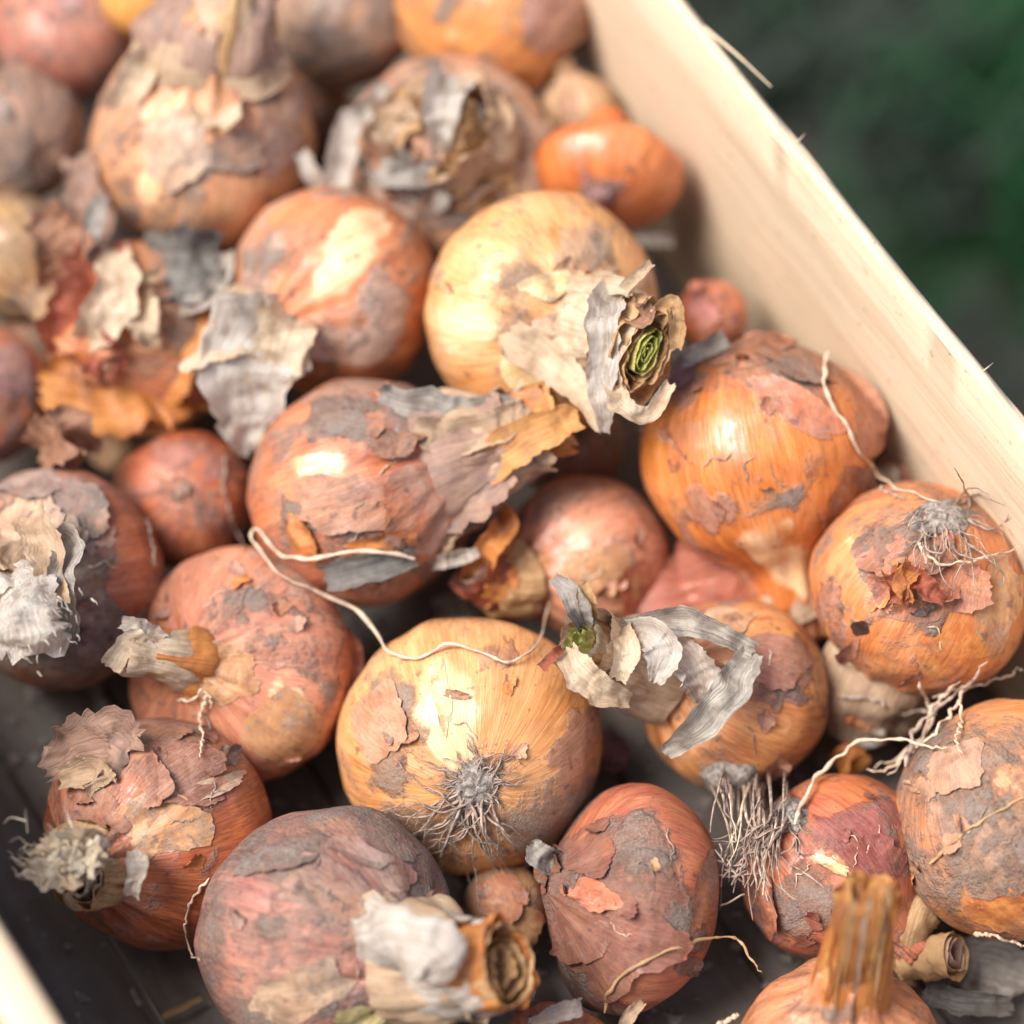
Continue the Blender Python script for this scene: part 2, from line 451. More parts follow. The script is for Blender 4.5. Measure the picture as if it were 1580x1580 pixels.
for xx in (X0+.05, (X0+X1)/2, X1-.05):
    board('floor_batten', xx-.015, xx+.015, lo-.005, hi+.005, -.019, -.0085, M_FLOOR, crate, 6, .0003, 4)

# ------------------------------------------------------------------ ground and grass
ZG = -0.30
m = NT('dark_soil')
obj = m.n('ShaderNodeTexCoord').outputs['Object']
col = m.mix(m.mr(m.noise(obj, 12, 4, .6), .42, .58), (.016, .040, .016), (.075, .064, .062))
col = m.mix(m.mr(m.noise(obj, 60, 5, .6), .45, .65, 0, .6), col, (.012, .014, .010))
M_SOIL = m.done(m.bsdf(col, .95, m.bump(m.noise(obj, 60, 5), .01, .8), .03))
gme = mesh_np('ground', np.array([[-60, -60, ZG], [60, -60, ZG], [60, 60, ZG], [-60, 60, ZG]], float), np.array([[0, 1, 2, 3]]), M_SOIL)
tag(link('ground', gme), kind='structure')
m = NT('grass_blade')
at = m.n('ShaderNodeAttribute', attribute_name='mer').outputs['Vector']
sp = m.n('ShaderNodeSeparateXYZ'); m.set(sp.inputs[0], at)
c = m.mix(sp.outputs[0], (.018, .066, .020), (.028, .088, .038))
c = m.mix(sp.outputs[1], c, (.045, .043, .042))
M_GRASS = m.done(m.bsdf(c, .8, None, .05))
rs = np.random.RandomState(4)
n = 24000
x0, y0 = 0.02, -0.45
BX = rs.uniform(0.05, 1.05, n); BY = rs.uniform(-.35, 1.1, n)
cl_ = fbm(np.stack([BX*12, BY*12, BX*0], -1), 3)
keep = cl_ + rs.uniform(-.12, .12, n) > .40
BX, BY = BX[keep], BY[keep]; n = len(BX)
H = rs.uniform(.025, .085, n); az = rs.uniform(0, 6.28, n); ln = rs.uniform(.2, 1.1, n)*H; wd = rs.uniform(.0015, .0035, n)
V = []; dx, dy = np.cos(az), np.sin(az)
for t, wf in ((0, 1), (.4, .9), (.75, .6), (1, .05)):
    cx = BX + dx*ln*t*t; cy = BY + dy*ln*t*t; cz = ZG + H*(t - .25*t*t)
    for s in (-1, 1):
        V.append(np.stack([cx - dy*wd*wf*s, cy + dx*wd*wf*s, cz], -1))
V = np.stack(V, 1)                                   # n,8,3
b = np.arange(n)[:, None, None]*8
Fq = (b + np.array([[0, 1, 3, 2], [2, 3, 5, 4], [4, 5, 7, 6]])[None]).reshape(-1, 4)
gm_ = mesh_np('grass', V.reshape(-1, 3), Fq, M_GRASS)
dry = (fbm(np.stack([BX*7+40, BY*7, BX*0], -1), 3) > .66).astype(float)*rs.uniform(.4, 1, n)
attr(gm_, 'mer', 'FLOAT_VECTOR', np.repeat(np.stack([rs.uniform(0, 1, n), dry, BX*0], -1), 8, 0))
tag(link('grass', gm_), 'dark blurred grass on the ground beyond the crate', 'grass', kind='stuff')

# ------------------------------------------------------------------ onion building
ONIONS = {}
ALLBVH = []

class Onion:
    pass

def make_bulb(key, px, py, r, h, ax, s=.85, rn=.22, nl=.25, pal=ORANGE, outer=(.29, .14, .095), dirt=-.05, layer=-.05,
              pale=-.2, gloss=.33, feats=(), res=(192, 110), label='', lump=.035, dcol=DIRT, shoulder=1.0):
    o = Onion()
    seed = len(ONIONS)*7.13 + 1
    c = at_z(px, py, h/1000.)
    R = r * depth(c) / F
    o.c, o.R, o.seed, o.px, o.py, o.r = c, R, seed, px, py, r
    axis = cdir(*ax); o.axis = axis
    t1 = axis.orthogonal().normalized(); t2 = axis.cross(t1)
    sh = shoulder
    ctrl = [(0.0, -s*.985), (.07, -s*1.0), (.30, -s*.975), (.62, -s*.80), (.88, -s*.46), (1.0, 0.0), (.955, .34*s), (.80, .64*s*sh),
            (.56, .87*s*sh), (max(.36, rn*1.35), 1.03*s*sh), (rn*1.10, 1.24*s*sh), (rn, 1.24*s*sh + nl)]
    nu, nv = res
    pr = catmull(ctrl, nv - 2)
    pr = np.vstack([pr, [[pr[-1, 0]*.6, pr[-1, 1] + .02], [0, pr[-1, 1] - .02]]])
    pr[:, 0] = np.maximum(pr[:, 0], 0.0)
    ph = np.linspace(0, 2*np.pi, nu, endpoint=False)
    rr = np.repeat(pr[:, 0:1], nu, 1); zz = np.repeat(pr[:, 1:2], nu, 1)
    cp, sp_ = np.cos(ph)[None], np.sin(ph)[None]
    rng = np.random.RandomState(int(seed*10))
    wr = np.zeros(nu)
    for k in range(7):
        wr += rng.uniform(.3, 1)*np.cos(rng.randint(4, 19)*ph + rng.uniform(0, 6.28))
    wgt = sstep(.55*s, 1.15*s*sh, zz)
    wr2 = sum(rng.uniform(.3, 1)*np.cos(k*ph + rng.uniform(0, 6.28))/k for k in (2, 3, 4, 5, 7))
    rr = rr*(1 + .045*wgt*wr[None] + .0042*wr[None] + .016*wr2[None])
    dirs = np.stack([rr*cp, rr*sp_, zz], -1)
    f = 1 + lump*3*(fbm(dirs*1.4 + seed, 3) - .5) + .022*(fbm(dirs*4.5 + seed, 3) - .5)
    L = dirs * f[..., None] * R
    M = np.array([list(t1), list(t2), list(axis)])
    o.M = M; o.plate = None
    W = L.reshape(-1, 3) @ M + np.array(c)
    Fq = grid_faces(nu, nv, True)
    o.neck = c + axis*float((1.24*s*sh + nl*.6)*R); o.rn = rn*R; o.s = s
    o.neck0 = c + axis*float(1.05*s*sh*R)
    # masks
    X, Y, Dp = projn(W)
    nrm = W - np.array(c); nrm /= np.linalg.norm(nrm, axis=1)[:, None]
    face = (nrm @ NF) < .15
    q = (W - np.array(c))/R
    wx, wy = X + (fbm(q*3+seed+5, 4)-.5)*r*.45, Y + (fbm(q*3+seed+55, 4)-.5)*r*.45
    D = .5*fbm(q*2.6 + seed + 90, 5) + .5*fbm(q*6 + seed + 70, 4) + dirt
    ql = q @ M.T; rq = np.hypot(ql[:, 0], ql[:, 1])[:, None] + 1e-6
    qm = np.concatenate([ql[:, :2]/rq*1.25, ql[:, 2:]*.55], 1)
    G = fbm(qm*1.5 + seed + 33, 5) + layer
    B = fbm(qm*1.3 + seed + 12, 4) + pale - .22
    base_z = -(W[:, 2] - c.z)/R
    D = D + .10*sstep(.3, 1.0, base_z)
    D = D + .22*np.exp(-((q @ np.array(axis)) + s)**2/.02)*(fbm(q*7+3, 3))      # soil round the root end
    for fe in feats:
        kind, fx, fy, rx, ry = fe[:5]
        an = math.radians(fe[5] if len(fe) > 5 else 0); st = fe[6] if len(fe) > 6 else .5
        ux = (wx-fx)*math.cos(an) + (wy-fy)*math.sin(an); uy = -(wx-fx)*math.sin(an) + (wy-fy)*math.cos(an)
        bl = np.clip(1.25 - np.sqrt((ux/rx)**2 + (uy/ry)**2), 0, 1)*1.3*st*face
        if kind == 'd': D = D + bl
        elif kind == 'c': D = D - bl; G = G - bl
        elif kind == 'g': G = G + bl
        elif kind == 'p': B = B + bl; D = D - bl*.6; G = G - bl*.6
    root = bpy.data.objects.new('onion', None)
    C.objects.link(root)
    base = Vector((c.x, c.y, c.z - R*.9)); root.location = base
    root.empty_display_size = .01
    o.obj, o.base = root, base
    tag(root, label, 'onion', 'onions heaped in the crate')
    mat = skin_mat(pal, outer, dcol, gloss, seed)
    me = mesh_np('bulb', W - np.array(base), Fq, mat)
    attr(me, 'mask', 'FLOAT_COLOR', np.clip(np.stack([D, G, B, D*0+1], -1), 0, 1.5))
    mz = np.repeat(np.linspace(0, 4, nv)[:, None], nu, 1)
    attr(me, 'mer', 'FLOAT_VECTOR', np.stack([np.broadcast_to(cp, mz.shape), np.broadcast_to(sp_, mz.shape), mz], -1).reshape(-1, 3))
    o.bulb = link('bulb', me, root)
    o.bvh = BVHTree.FromPolygons(W.tolist(), Fq.tolist())
    o.mat = mat
    ONIONS[key] = o; ALLBVH.append((o, c, R))
    return o

def hit(o, px, py):
    r = ray(px, py).normalized()
    p, nn, i, d = o.bvh.ray_cast(CAM, r)
    return (p, nn, d) if p is not None else (None, None, None)

def part(o, name, W, Fq, mat, mer=None, under=None):
    me = mesh_np(name, np.asarray(W) - np.array(o.base), Fq, mat)
    if mer is not None: attr(me, 'mer', 'FLOAT_VECTOR', mer)
    return link(name, me, under or o.obj)

def thing(name, W, Fq, mat, mer, label, cat, group=None):
    W = np.asarray(W); c0 = W.mean(0); c0[2] = W[:, 2].min()
    me = mesh_np(name, W - c0, Fq, mat)
    if mer is not None: attr(me, 'mer', 'FLOAT_VECTOR', mer)
    return tag(link(name, me, None, Vector(c0)), label, cat, group)

def flake(o, px, py, rx, ry, ang=0, lift=1.2, mat='P', tilt=None, rag=.28, name='skin_flake', nr=10, ns=72, base=.12):
    """a torn papery patch lying on the bulb, one side curling off it; lift in mm"""
    rng = np.random.RandomState(int(abs(px*3+py*7)) % 99991)
    th = np.linspace(0, 2*np.pi, ns, endpoint=False)
    s0 = rng.uniform(0, 50)
    cs = np.stack([np.cos(th)*1.1+s0, np.sin(th)*1.1, th*0], -1)
    out = 1 + rag*2*(fbm(cs, 2)-.5) + rag*1.1*(fbm(cs*6, 3)-.5)
    # angular, torn corners
    out *= 1 - .18*np.abs(np.cos(2.0*th + rng.uniform(0, 6)))**3
    rho = np.linspace(0, 1, nr)
    a = math.radians(ang); t0 = math.radians(tilt if tilt is not None else rng.uniform(0, 360))
    W = np.zeros((nr, ns, 3))
    for i in range(nr):
        for j in range(ns):
            u = rho[i]*out[j]*rx*math.cos(th[j]); v = rho[i]*out[j]*ry*math.sin(th[j])
            x = px + u*math.cos(a) - v*math.sin(a); y = py + u*math.sin(a) + v*math.cos(a)
            p, nn, d = hit(o, x, y)
            if p is None:
                q = at_depth(x, y, depth(o.c) - o.R*.1)
                p, nn, _, _ = o.bvh.find_nearest(q)
            if nn.dot(p - o.c) < 0: nn = -nn
            dirc = math.cos(th[j] - t0)
            l = base + 1.35*lift*(rho[i]**2.2)*max(0, dirc)**1.3 + .18*rho[i]
            W[i, j] = p + nn*(l/1000.)
    W = W.reshape(-1, 3)
    sc_ = 1/(.004)
    W += (fbm(W*sc_+s0, 3)-.5)[:, None]*np.array(-FW)[None]*.0007*min(1.5, .3+lift*.4)
    Fq = grid_faces(ns, nr, True)
    RH, TH = np.meshgrid(rho, th, indexing='ij')
    q = (W - np.array(o.c)) @ o.M.T
    rq = np.hypot(q[:, 0], q[:, 1]) + 1e-6
    mer = np.stack([q[:, 0]/rq, q[:, 1]/rq, (q[:, 2]/o.R + o.s)/(2.24*o.s)*4], -1)
    host = mat in 'PMG'
    ob = part(o, name, W, Fq, o.mat if host else FM[mat], mer)
    if host:
        qq = q/o.R
        Dk = {'P': .30, 'M': .20, 'G': .62}[mat] + .7*(fbm(qq*5 + s0, 4) - .5)
        Gk = .74 + .5*(fbm(qq*4 + s0 + 9, 4) - .5)
        attr(ob.data, 'mask', 'FLOAT_COLOR', np.clip(np.stack([Dk, Gk, Dk*0 + .1, Dk*0+1], -1), 0, 1.5))
    else:
        attr(ob.data, 'mask', 'FLOAT_COLOR', np.stack([RH, RH*0, RH*0, RH*0+1], -1).reshape(-1, 4))
    return ob

def frames(P):
    P = np.asarray(P); T_ = np.gradient(P, axis=0); T_ /= np.linalg.norm(T_, axis=1)[:, None]
    return T_

def tube_path(P, rad, k=6):
    P = np.asarray(P, float); n_ = len(P); T_ = frames(P)
    nrm = Vector(T_[0]).orthogonal().normalized()
    W = np.zeros((n_, k, 3)); a = np.linspace(0, 2*np.pi, k, endpoint=False)
    for i in range(n_):
        t = Vector(T_[i]); nrm = (nrm - t*nrm.dot(t)).normalized(); b_ = t.cross(nrm)
        r_ = rad[i] if hasattr(rad, '__len__') else rad
        for j in range(k):
            W[i, j] = P[i] + np.array(nrm*math.cos(a[j]) + b_*math.sin(a[j]))*r_
    return W.reshape(-1, 3), grid_faces(k, n_, True)

def stem(o, tip, lift, layers, bend=.55, name='stem'):
    """dried neck: nested papery tubes along a curve from the bulb's neck to the tip pixel; lift mm towards camera"""
    p0 = o.neck0; d0 = depth(p0)
    p3 = at_depth(tip[0], tip[1], d0 - lift/1000.)
    Ln = (p3 - p0).length
    p1 = p0 + o.axis*Ln*bend; p2 = p3 - (p3 - p1).normalized()*Ln*.25
    N = 30
    t = np.linspace(-.12, 1.0, N)[:, None]
    a, b_, c_, d_ = (np.array(v) for v in (p0, p1, p2, p3))
    P = a*(1-t)**3 + 3*b_*t*(1-t)**2 + 3*c_*t*t*(1-t) + d_*t**3
    T_ = frames(P)
    # frame
    nrm = Vector(T_[0]).orthogonal().normalized(); NN = []; BB = []
    view = -FW
    nrm = (view - Vector(T_[0])*view.dot(Vector(T_[0])))
    nrm = nrm.normalized() if nrm.length > .05 else Vector(T_[0]).orthogonal().normalized()
    for i in range(N):
        tt = Vector(T_[i]); nrm = (nrm - tt*nrm.dot(tt)).normalized(); NN.append(np.array(nrm)); BB.append(np.array(tt.cross(nrm)))
    NN, BB = np.array(NN), np.array(BB)
    res = []
    for li, ly in enumerate(layers):
        g = dict(r0=o.rn*1000*1.15, r1=o.rn*1000, s0=0., s1=1., rag=.15, flat=.8, fold=.14, arc=1., a0=0., mat='T', flare=0., name=name, kf=5, freq=5)
        g.update(ly)
        rng = np.random.RandomState(int(o.seed*3) + li*17 + 5)
        nu, nv = 90, 26
        closed = g['arc'] >= .999
        ph = math.radians(g['a0']) + np.linspace(0, 2*np.pi*g['arc'], nu, endpoint=not closed)
        cs = np.stack([np.cos(ph)*g['freq']*.35 + li*9 + o.seed, np.sin(ph)*g['freq']*.35, ph*0], -1)
        end = g['s1'] - g['rag']*(1.4*fbm(cs, 3)) - g['rag']*.45*(fbm(cs*7, 3)) + g['rag']*.7
        fo = np.zeros((nv, nu)); tv = np.linspace(0, 1, nv)[:, None]
        for k in range(g['kf']):
            kk = rng.randint(2, 11)
            fo += .35*rng.uniform(.4, 1)*np.cos(kk*ph[None] + rng.uniform(0, 6.28) + rng.uniform(-3, 3)*tv)/math.sqrt(kk/3.)
        sv = g['s0'] + (end[None] - g['s0'])*tv
        c3 = np.stack([np.cos(ph)[None]*1.9 + 0*tv + li*7 + o.seed, np.sin(ph)[None]*1.9 + 0*tv, sv*2.2 + li], -1)
        fo += 7*(fbm(c3, 3)-.5)
        f_ = (sv + .12)/1.12*(N-1); f_ = np.clip(f_, 0, N-1.001); i0 = f_.astype(int); u = (f_ - i0)[..., None]
        Pc = P[i0]*(1-u) + P[i0+1]*u; Nn = NN[i0]*(1-u) + NN[i0+1]*u; Bn = BB[i0]*(1-u) + BB[i0+1]*u
        tt = tv
        rad = g['r0'] + (g['r1']-g['r0'])*sstep(0, .75, tt) + g['flare']*sstep(.65, 1, tt)
        rad = rad*(1 + g['fold']*fo*(.35+.65*tt))
        rad = rad/1000.
        W = Pc + Nn*(rad*np.sin(ph)[None]*g['flat'])[..., None] + Bn*(rad*np.cos(ph)[None])[..., None]
        W = W + (fbm(W*260 + li*3, 3)-.5)[..., None]*.0016*Nn
        mer = np.stack([np.broadcast_to(np.cos(ph)[None]*.7, sv.shape), sv*1.2, np.broadcast_to(np.sin(ph)[None]*.7, sv.shape)+li], -1).reshape(-1, 3)
        res.append(part(o, g['name'], W.reshape(-1, 3), grid_faces(nu, nv, closed), PM[g['mat']], mer))
    o.stem = res[-1]; o.tip = p3; o.tipdir = Vector(T_[-1]); o.tipN = Vector(NN[-1]); o.tipB = Vector(BB[-1])
    return res

def ribbon(pts3, widths, mat, owner=None, name='skin_strip', crumple=1.0, curl=.3, twist=0., rag=.25, nseg=40, nw=11, face=None, label=None, cat=None, seed=None):
    """a strip of dry leaf: curve through 3D points, widths in mm"""
    P = catmull([list(p) for p in pts3], nseg); T_ = frames(P)
    wd = np.interp(np.linspace(0, 1, nseg), np.linspace(0, 1, len(widths)), widths)/1000.
    sd_ = seed if seed is not None else float(P[0, 0]*997 + P[-1, 1]*331)
    view = np.array(-FW) if face is None else np.array(face)
    uu = np.linspace(-1, 1, nw)
    W = np.zeros((nseg, nw, 3)); tt = np.linspace(0, 1, nseg)
    for i in range(nseg):
        t = T_[i]; side = np.cross(t, view); side /= np.linalg.norm(side) + 1e-9; up = np.cross(side, t)
        a = math.radians(twist)*tt[i]
        s2 = side*math.cos(a) + up*math.sin(a); u2 = -side*math.sin(a) + up*math.cos(a)
        eL = wd[i]*(1 + rag*2*(fbm(np.array([tt[i]*7+sd_, 3., sd_]), 3)-.5)); eR = wd[i]*(1 + rag*2*(fbm(np.array([tt[i]*7+sd_, 9., sd_]), 3)-.5))
        eL *= 1 + rag*.8*(float(vnoise(np.array([i*1.1+sd_, 2.5, 1.])))-.5); eR *= 1 + rag*.8*(float(vnoise(np.array([i*1.1+sd_, 7.5, 1.])))-.5)
        for j in range(nw):
            e = eL if uu[j] < 0 else eR
            W[i, j] = P[i] + s2*uu[j]*e*.5 + u2*(curl*wd[i]*(uu[j]**2 - .4))
    # ragged ends
    for col in range(nw):
        d0 = (vnoise(np.array([col*.8+sd_, .5, 1.]))-.5)*rag*2.2*wd[-1]; W[-1, col] += T_[-1]*d0; W[-2, col] += T_[-1]*d0*.6
        d1 = (vnoise(np.array([col*.8+sd_, 4.5, 1.]))-.5)*rag*2.2*wd[0]; W[0, col] -= T_[0]*d1
    Wf = W.reshape(-1, 3)
    nz = (fbm(Wf*220+sd_, 3)-.5)[:, None]; nz2 = (fbm(Wf*220+sd_+40, 3)-.5)[:, None]
    nz = nz + .30*(fbm(Wf*760+sd_, 3)-.5)[:, None]
    Wf = Wf + (nz*view[None] + nz2*np.array(RT)[None]*.5)*.0045*crumple
    mer = np.stack([np.broadcast_to(uu[None]*.6, (nseg, nw)), np.broadcast_to(tt[:, None]*1.0, (nseg, nw)), np.full((nseg, nw), sd_)], -1).reshape(-1, 3)
    Fq = grid_faces(nw, nseg, False)
    if owner is not None:
        return part(owner, name, Wf, Fq, PM[mat] if isinstance(mat, str) else mat, mer)
    return thing(name, Wf, Fq, PM[mat] if isinstance(mat, str) else mat, mer, label, cat)

def on(o, px, py, lift):
    """point lift mm towards the camera from onion o's surface at this pixel"""
    p, nn, d = hit(o, px, py)
    if p is None:
        p = at_depth(px, py, depth(o.c) - o.R*.25)
    return p - ray(px, py).normalized()*(lift/1000.)

def onall(px, py, lift):
    r = ray(px, py).normalized(); best = None
    for o, c, R in ALLBVH:
        p, nn, i, d = o.bvh.ray_cast(CAM, r)
        if p is not None and (best is None or d < best[1]): best = (p, d)
    p = best[0] if best else None
    return None if p is None else p - r*(lift/1000.)

def strand(pts, lift, rad, mat, label=None, owner=None, name='dry_root_strand', cat='root', n_=60, jit=.6):
    """a thin root lying across whatever is below it; pts are pixels along it"""
    q = catmull([(*p, 0) for p in pts], n_)
    ds = []
    for x, y, _ in q:
        p = onall(x, y, 0)
        ds.append(depth(p) if p is not None else np.nan)
    ds = np.array(ds)
    ok = ~np.isnan(ds)
    ds = np.interp(np.arange(n_), np.arange(n_)[ok], ds[ok]) if ok.any() else np.full(n_, 0.9)
    raw = ds.copy()
    for _ in range(10):
        ds = np.minimum(np.convolve(np.pad(ds, 2, 'edge'), np.ones(5)/5, 'valid'), raw)
    P = np.array([at_depth(x, y, d - lift/1000.) for (x, y, _), d in zip(q, ds)])
    P = P + (np.stack([vnoise(np.stack([np.arange(n_)*.34+pts[0][0], np.full(n_, k*9.), np.full(n_, 1.)], -1)) for k in range(3)], -1)-.5)*.0015*jit
    rr = np.interp(np.linspace(0, 1, n_), [0, .15, .8, 1], [rad*.8, rad*.9, rad*.62, rad*.25])/1000.*(1+.9*(vnoise(np.stack([np.arange(n_)*.7, np.zeros(n_), np.zeros(n_)], -1))-.5))
    W, Fq = tube_path(P, rr, 6)
    if owner is not None:
        return part(owner, name, W, Fq, mat)
    return thing(name, W, Fq, mat, None, label, cat)

def root_plate(o, px, py, rx, ry, hgt=2.5, mat=M_PLATE):
    nr, ns = 12, 48
    W = np.zeros((nr, ns, 3))
    for i in range(nr):
        for j in range(ns):
            rho = i/(nr-1); th = 2*math.pi*j/ns
            k = 1 + .35*(float(vnoise(np.array([math.cos(th)*3+px, math.sin(th)*3, 1.])))-.5)
            x = px + rho*k*rx*math.cos(th); y = py + rho*k*ry*math.sin(th)
            p, nn, d = hit(o, x, y)
            if p is None: p, nn, _, _ = o.bvh.find_nearest(at_depth(x, y, depth(o.c) - o.R*.2))
            if nn.dot(p - o.c) < 0: nn = -nn
            W[i, j] = p + nn*((hgt*(1-rho**2) + .1)/1000.)
    W = W.reshape(-1, 3)
    W += ((fbm(W*900, 3)-.5)*.0022)[:, None]*np.array(-FW)[None]
    o.plate = part(o, 'root_plate', W, grid_faces(ns, nr, True), mat)
    return o.plate

def roots(o, px, py, n, lmin, lmax, a0, a1, lift=2.2, rad=.42, spread=9, mat=M_ROOT, free=0.3, seed=0, fwd=0.):
    """roots fanning out over the bulb from the root plate; angles in degrees in the picture (0 right, 90 down); lengths in px"""
    rng = random.Random(px*13 + py + seed)
    for k in range(n):
        a = math.radians(rng.uniform(a0, a1)); L_ = rng.uniform(lmin, lmax)
        x, y = px + rng.uniform(-spread, spread) + math.cos(a)*spread, py + rng.uniform(-spread, spread) + math.sin(a)*spread
        P = []; N_ = 16; curl = rng.uniform(-.10, .10); lf = lift*rng.uniform(.4, 1.5); fr = rng.random() < free; last = None
        dcur = None
        for i in range(N_):
            p, nn, d = hit(o, x, y)
            tt = i/(N_-1)
            if p is not None:
                dd = depth(p)
            else:
                dd = (dcur if dcur is not None else depth(o.c)) + (.0012 if fwd == 0 else 0)
            l = 0 if (p is None and fwd) else lf*math.sin(min(1, tt*1.6)*math.pi*.5)*(1.6 if fr else 1)*(1 if fr else (1-.45*tt)) + .5
            dd -= l/1000. + (fwd*(.3 + .7*((k*37) % 11)/10)*.001/N_ if dcur is not None and p is None else 0)
            if dcur is not None: dd = min(dd, dcur + .004)
            dcur = dd
            P.append(at_depth(x, y, dd))
            a += curl + rng.uniform(-.34, .34); curl += rng.uniform(-.05, .05)
            x += math.cos(a)*L_/N_; y += math.sin(a)*L_/N_
            if rng.random() < .2: a += (math.pi/2 - a)*.12
        P = catmull([list(p) for p in P], 28)
        rr = np.interp(np.linspace(0, 1, 28), [0, .3, .7, 1], [1.2, .85, .6, .25])*rad*.82/1000.*rng.uniform(.5, 1.25)*(1 + .5*(vnoise(np.stack([np.arange(28)*.6+k*7, np.zeros(28), np.zeros(28)], -1))-.5))
        W, Fq = tube_path(P, rr, 5)
        part(o, 'root', W, Fq, mat, None, o.plate)

def fibres(o, cpx, cpy, dl, n, L_, spread, ang, mat, name='frayed_fibres'):
    """frayed papery ends: many short tapered hairs, one mesh"""
    rng = random.Random(cpx*3+cpy); VV = []; FF = []; off = 0
    d0 = depth(o.tip) - dl/1000.
    for k in range(n):
        a = math.radians(ang + rng.gauss(0, 50)); ln = L_*rng.uniform(.4, 1.2)
        x, y = cpx + rng.gauss(0, spread), cpy + rng.gauss(0, spread)
        d = d0 + rng.gauss(0, .002); z0 = rng.uniform(-.004, .002)
        P = [at_depth(x + math.cos(a+rng.uniform(-.3, .3))*ln*t, y + math.sin(a+rng.uniform(-.3, .3))*ln*t, d + z0*t) for t in (0, .35, .7, 1)]
        P = catmull([list(p) for p in P], 7)
        W, Fq = tube_path(P, np.linspace(.22, .04, 7)/1000.*rng.uniform(.6, 1.6), 4)
        VV.append(W); FF.append(Fq + off); off += len(W)
    q = part(o, name, np.vstack(VV), np.vstack(FF), mat)
    q['kind'] = 'stuff'
    return q

def core(o, mats, n=5, rad=1.5, ring=1.8, ln=4.0, back=2.0):
    """fresh leaf bases inside the cut neck"""
    rng = random.Random(int(o.seed*9))
    for k in range(n):
        a = 2*math.pi*k/n + rng.uniform(-.4, .4); rg = ring*(0 if k == 0 else 1)*rng.uniform(.7, 1.1)/1000.
        b_ = o.tip + o.tipN*(math.sin(a)*rg*.8) + o.tipB*(math.cos(a)*rg) - o.tipdir*(back/1000. + ln/1000.)
        P = [b_ + o.tipdir*(ln*t/1000.) + o.tipB*(math.sin(t*2+a)*.0004) for t in np.linspace(0, 1, 8)]
        r_ = rad*rng.uniform(.6, 1.1)*np.array([1, 1, 1, 1, .97, .85, .6, .15])/1000.
        W, Fq = tube_path([list(p) for p in P], r_, 10)
        W = W + (fbm(W*500, 2)-.5)[:, None]*.0012
        part(o, 'green_core', W, Fq, mats[k % len(mats)], None, o.stem)

#__ONIONS__
# ------------------------------------------------------------------ the onions, front to back
np.seterr(all='ignore')
LO = (96, 64); MD = (144, 88); HI = (224, 128)
mk = make_bulb

# --- front rows
hero = mk('hero', 725, 1152, 203, 37, (-.06, .34, -.94), s=.86, pal=YELLOW, outer=(.42, .20, .13), dirt=-.12, layer=-.10, pale=-.10, gloss=.27, res=HI, lump=.022,
    feats=[('d', 605, 1105, 45, 70, 10, .55), ('d', 600, 1195, 38, 35, 0, .5), ('d', 850, 1265, 75, 50, -35, .5), ('d', 725, 1190, 45, 22, 0, .45), ('g', 880, 1165, 42, 95, 10, .45),
           ('g', 760, 1010, 60, 40, -10, .3), ('p', 690, 1090, 45, 110, -8, .5), ('c', 780, 1090, 80, 80, 0, .25), ('d', 640, 1290, 70, 35, 20, .35)],  # tall pale blob left of centre paints the highlight into the skin
    label='large yellow onion in the middle with its rooty underside facing the camera')
root_plate(hero, 733, 1212, 36, 40, 2.2)
roots(hero, 733, 1218, 30, 80, 175, 85, 170, 2.6, .46, 20, free=.45)
roots(hero, 733, 1210, 44, 12, 36, 0, 360, .9, .40, 16, seed=21)
roots(hero, 745, 1225, 8, 90, 150, 70, 100, 3.0, .48, 14, seed=22, free=.7)
roots(hero, 733, 1212, 14, 35, 75, -60, 60, 1.0, .34, 24, seed=4)
roots(hero, 733, 1212, 14, 40, 80, 170, 290, .8, .36, 22, seed=9)
flake(hero, 682, 1070, 14, 62, -8, .5, 'C', 180)
flake(hero, 590, 1110, 42, 62, 10, .5, 'P', 0, base=.15)

egg = mk('egg', 970, 1388, 178, 34, (-.88, .16, .30), s=.74, rn=.10, nl=.0, shoulder=.84, pal=((.46, .13, .05), (.30, .055, .03)), outer=(.165, .068, .05), dirt=.05, layer=.07, pale=-.25, gloss=.4, res=HI, lump=.03,
    feats=[('c', 945, 1240, 120, 32, -12, .6), ('c', 1060, 1290, 28, 80, -25, .4), ('d', 985, 1290, 80, 50, 10, .4), ('d', 1060, 1440, 35, 40, 0, .5), ('g', 940, 1420, 120, 120, 0, .3), ('c', 1020, 1520, 70, 30, -25, .6), ('d', 900, 1480, 60, 70, 0, .25)],
    label='egg shaped soil crusted onion at the front with a clean orange rim on top')
ribbon([on(egg, 860, 1330, 1), on(egg, 838, 1322, 3), at_depth(822, 1300, depth(egg.neck0)-.004)], [6, 7, 3], 'G', egg, 'papery_flap', 1.2, .3)
flake(egg, 862, 1340, 42, 36, 10, 2.6, 'G', 200, .2)
flake(egg, 915, 1320, 40, 40, 30, 1.0, 'P', 60)
flake(egg, 920, 1385, 46, 26, 15, 1.6, 'S', 100)
flake(egg, 968, 1398, 22, 18, 40, 1.8, 'P', 20)
flake(egg, 960, 1470, 95, 60, -30, 1.5, 'M', 70)
flake(egg, 895, 1440, 50, 48, 0, 1.0, 'M', 120)
flake(egg, 1085, 1380, 24, 70, 12, .6, 'B', 180)

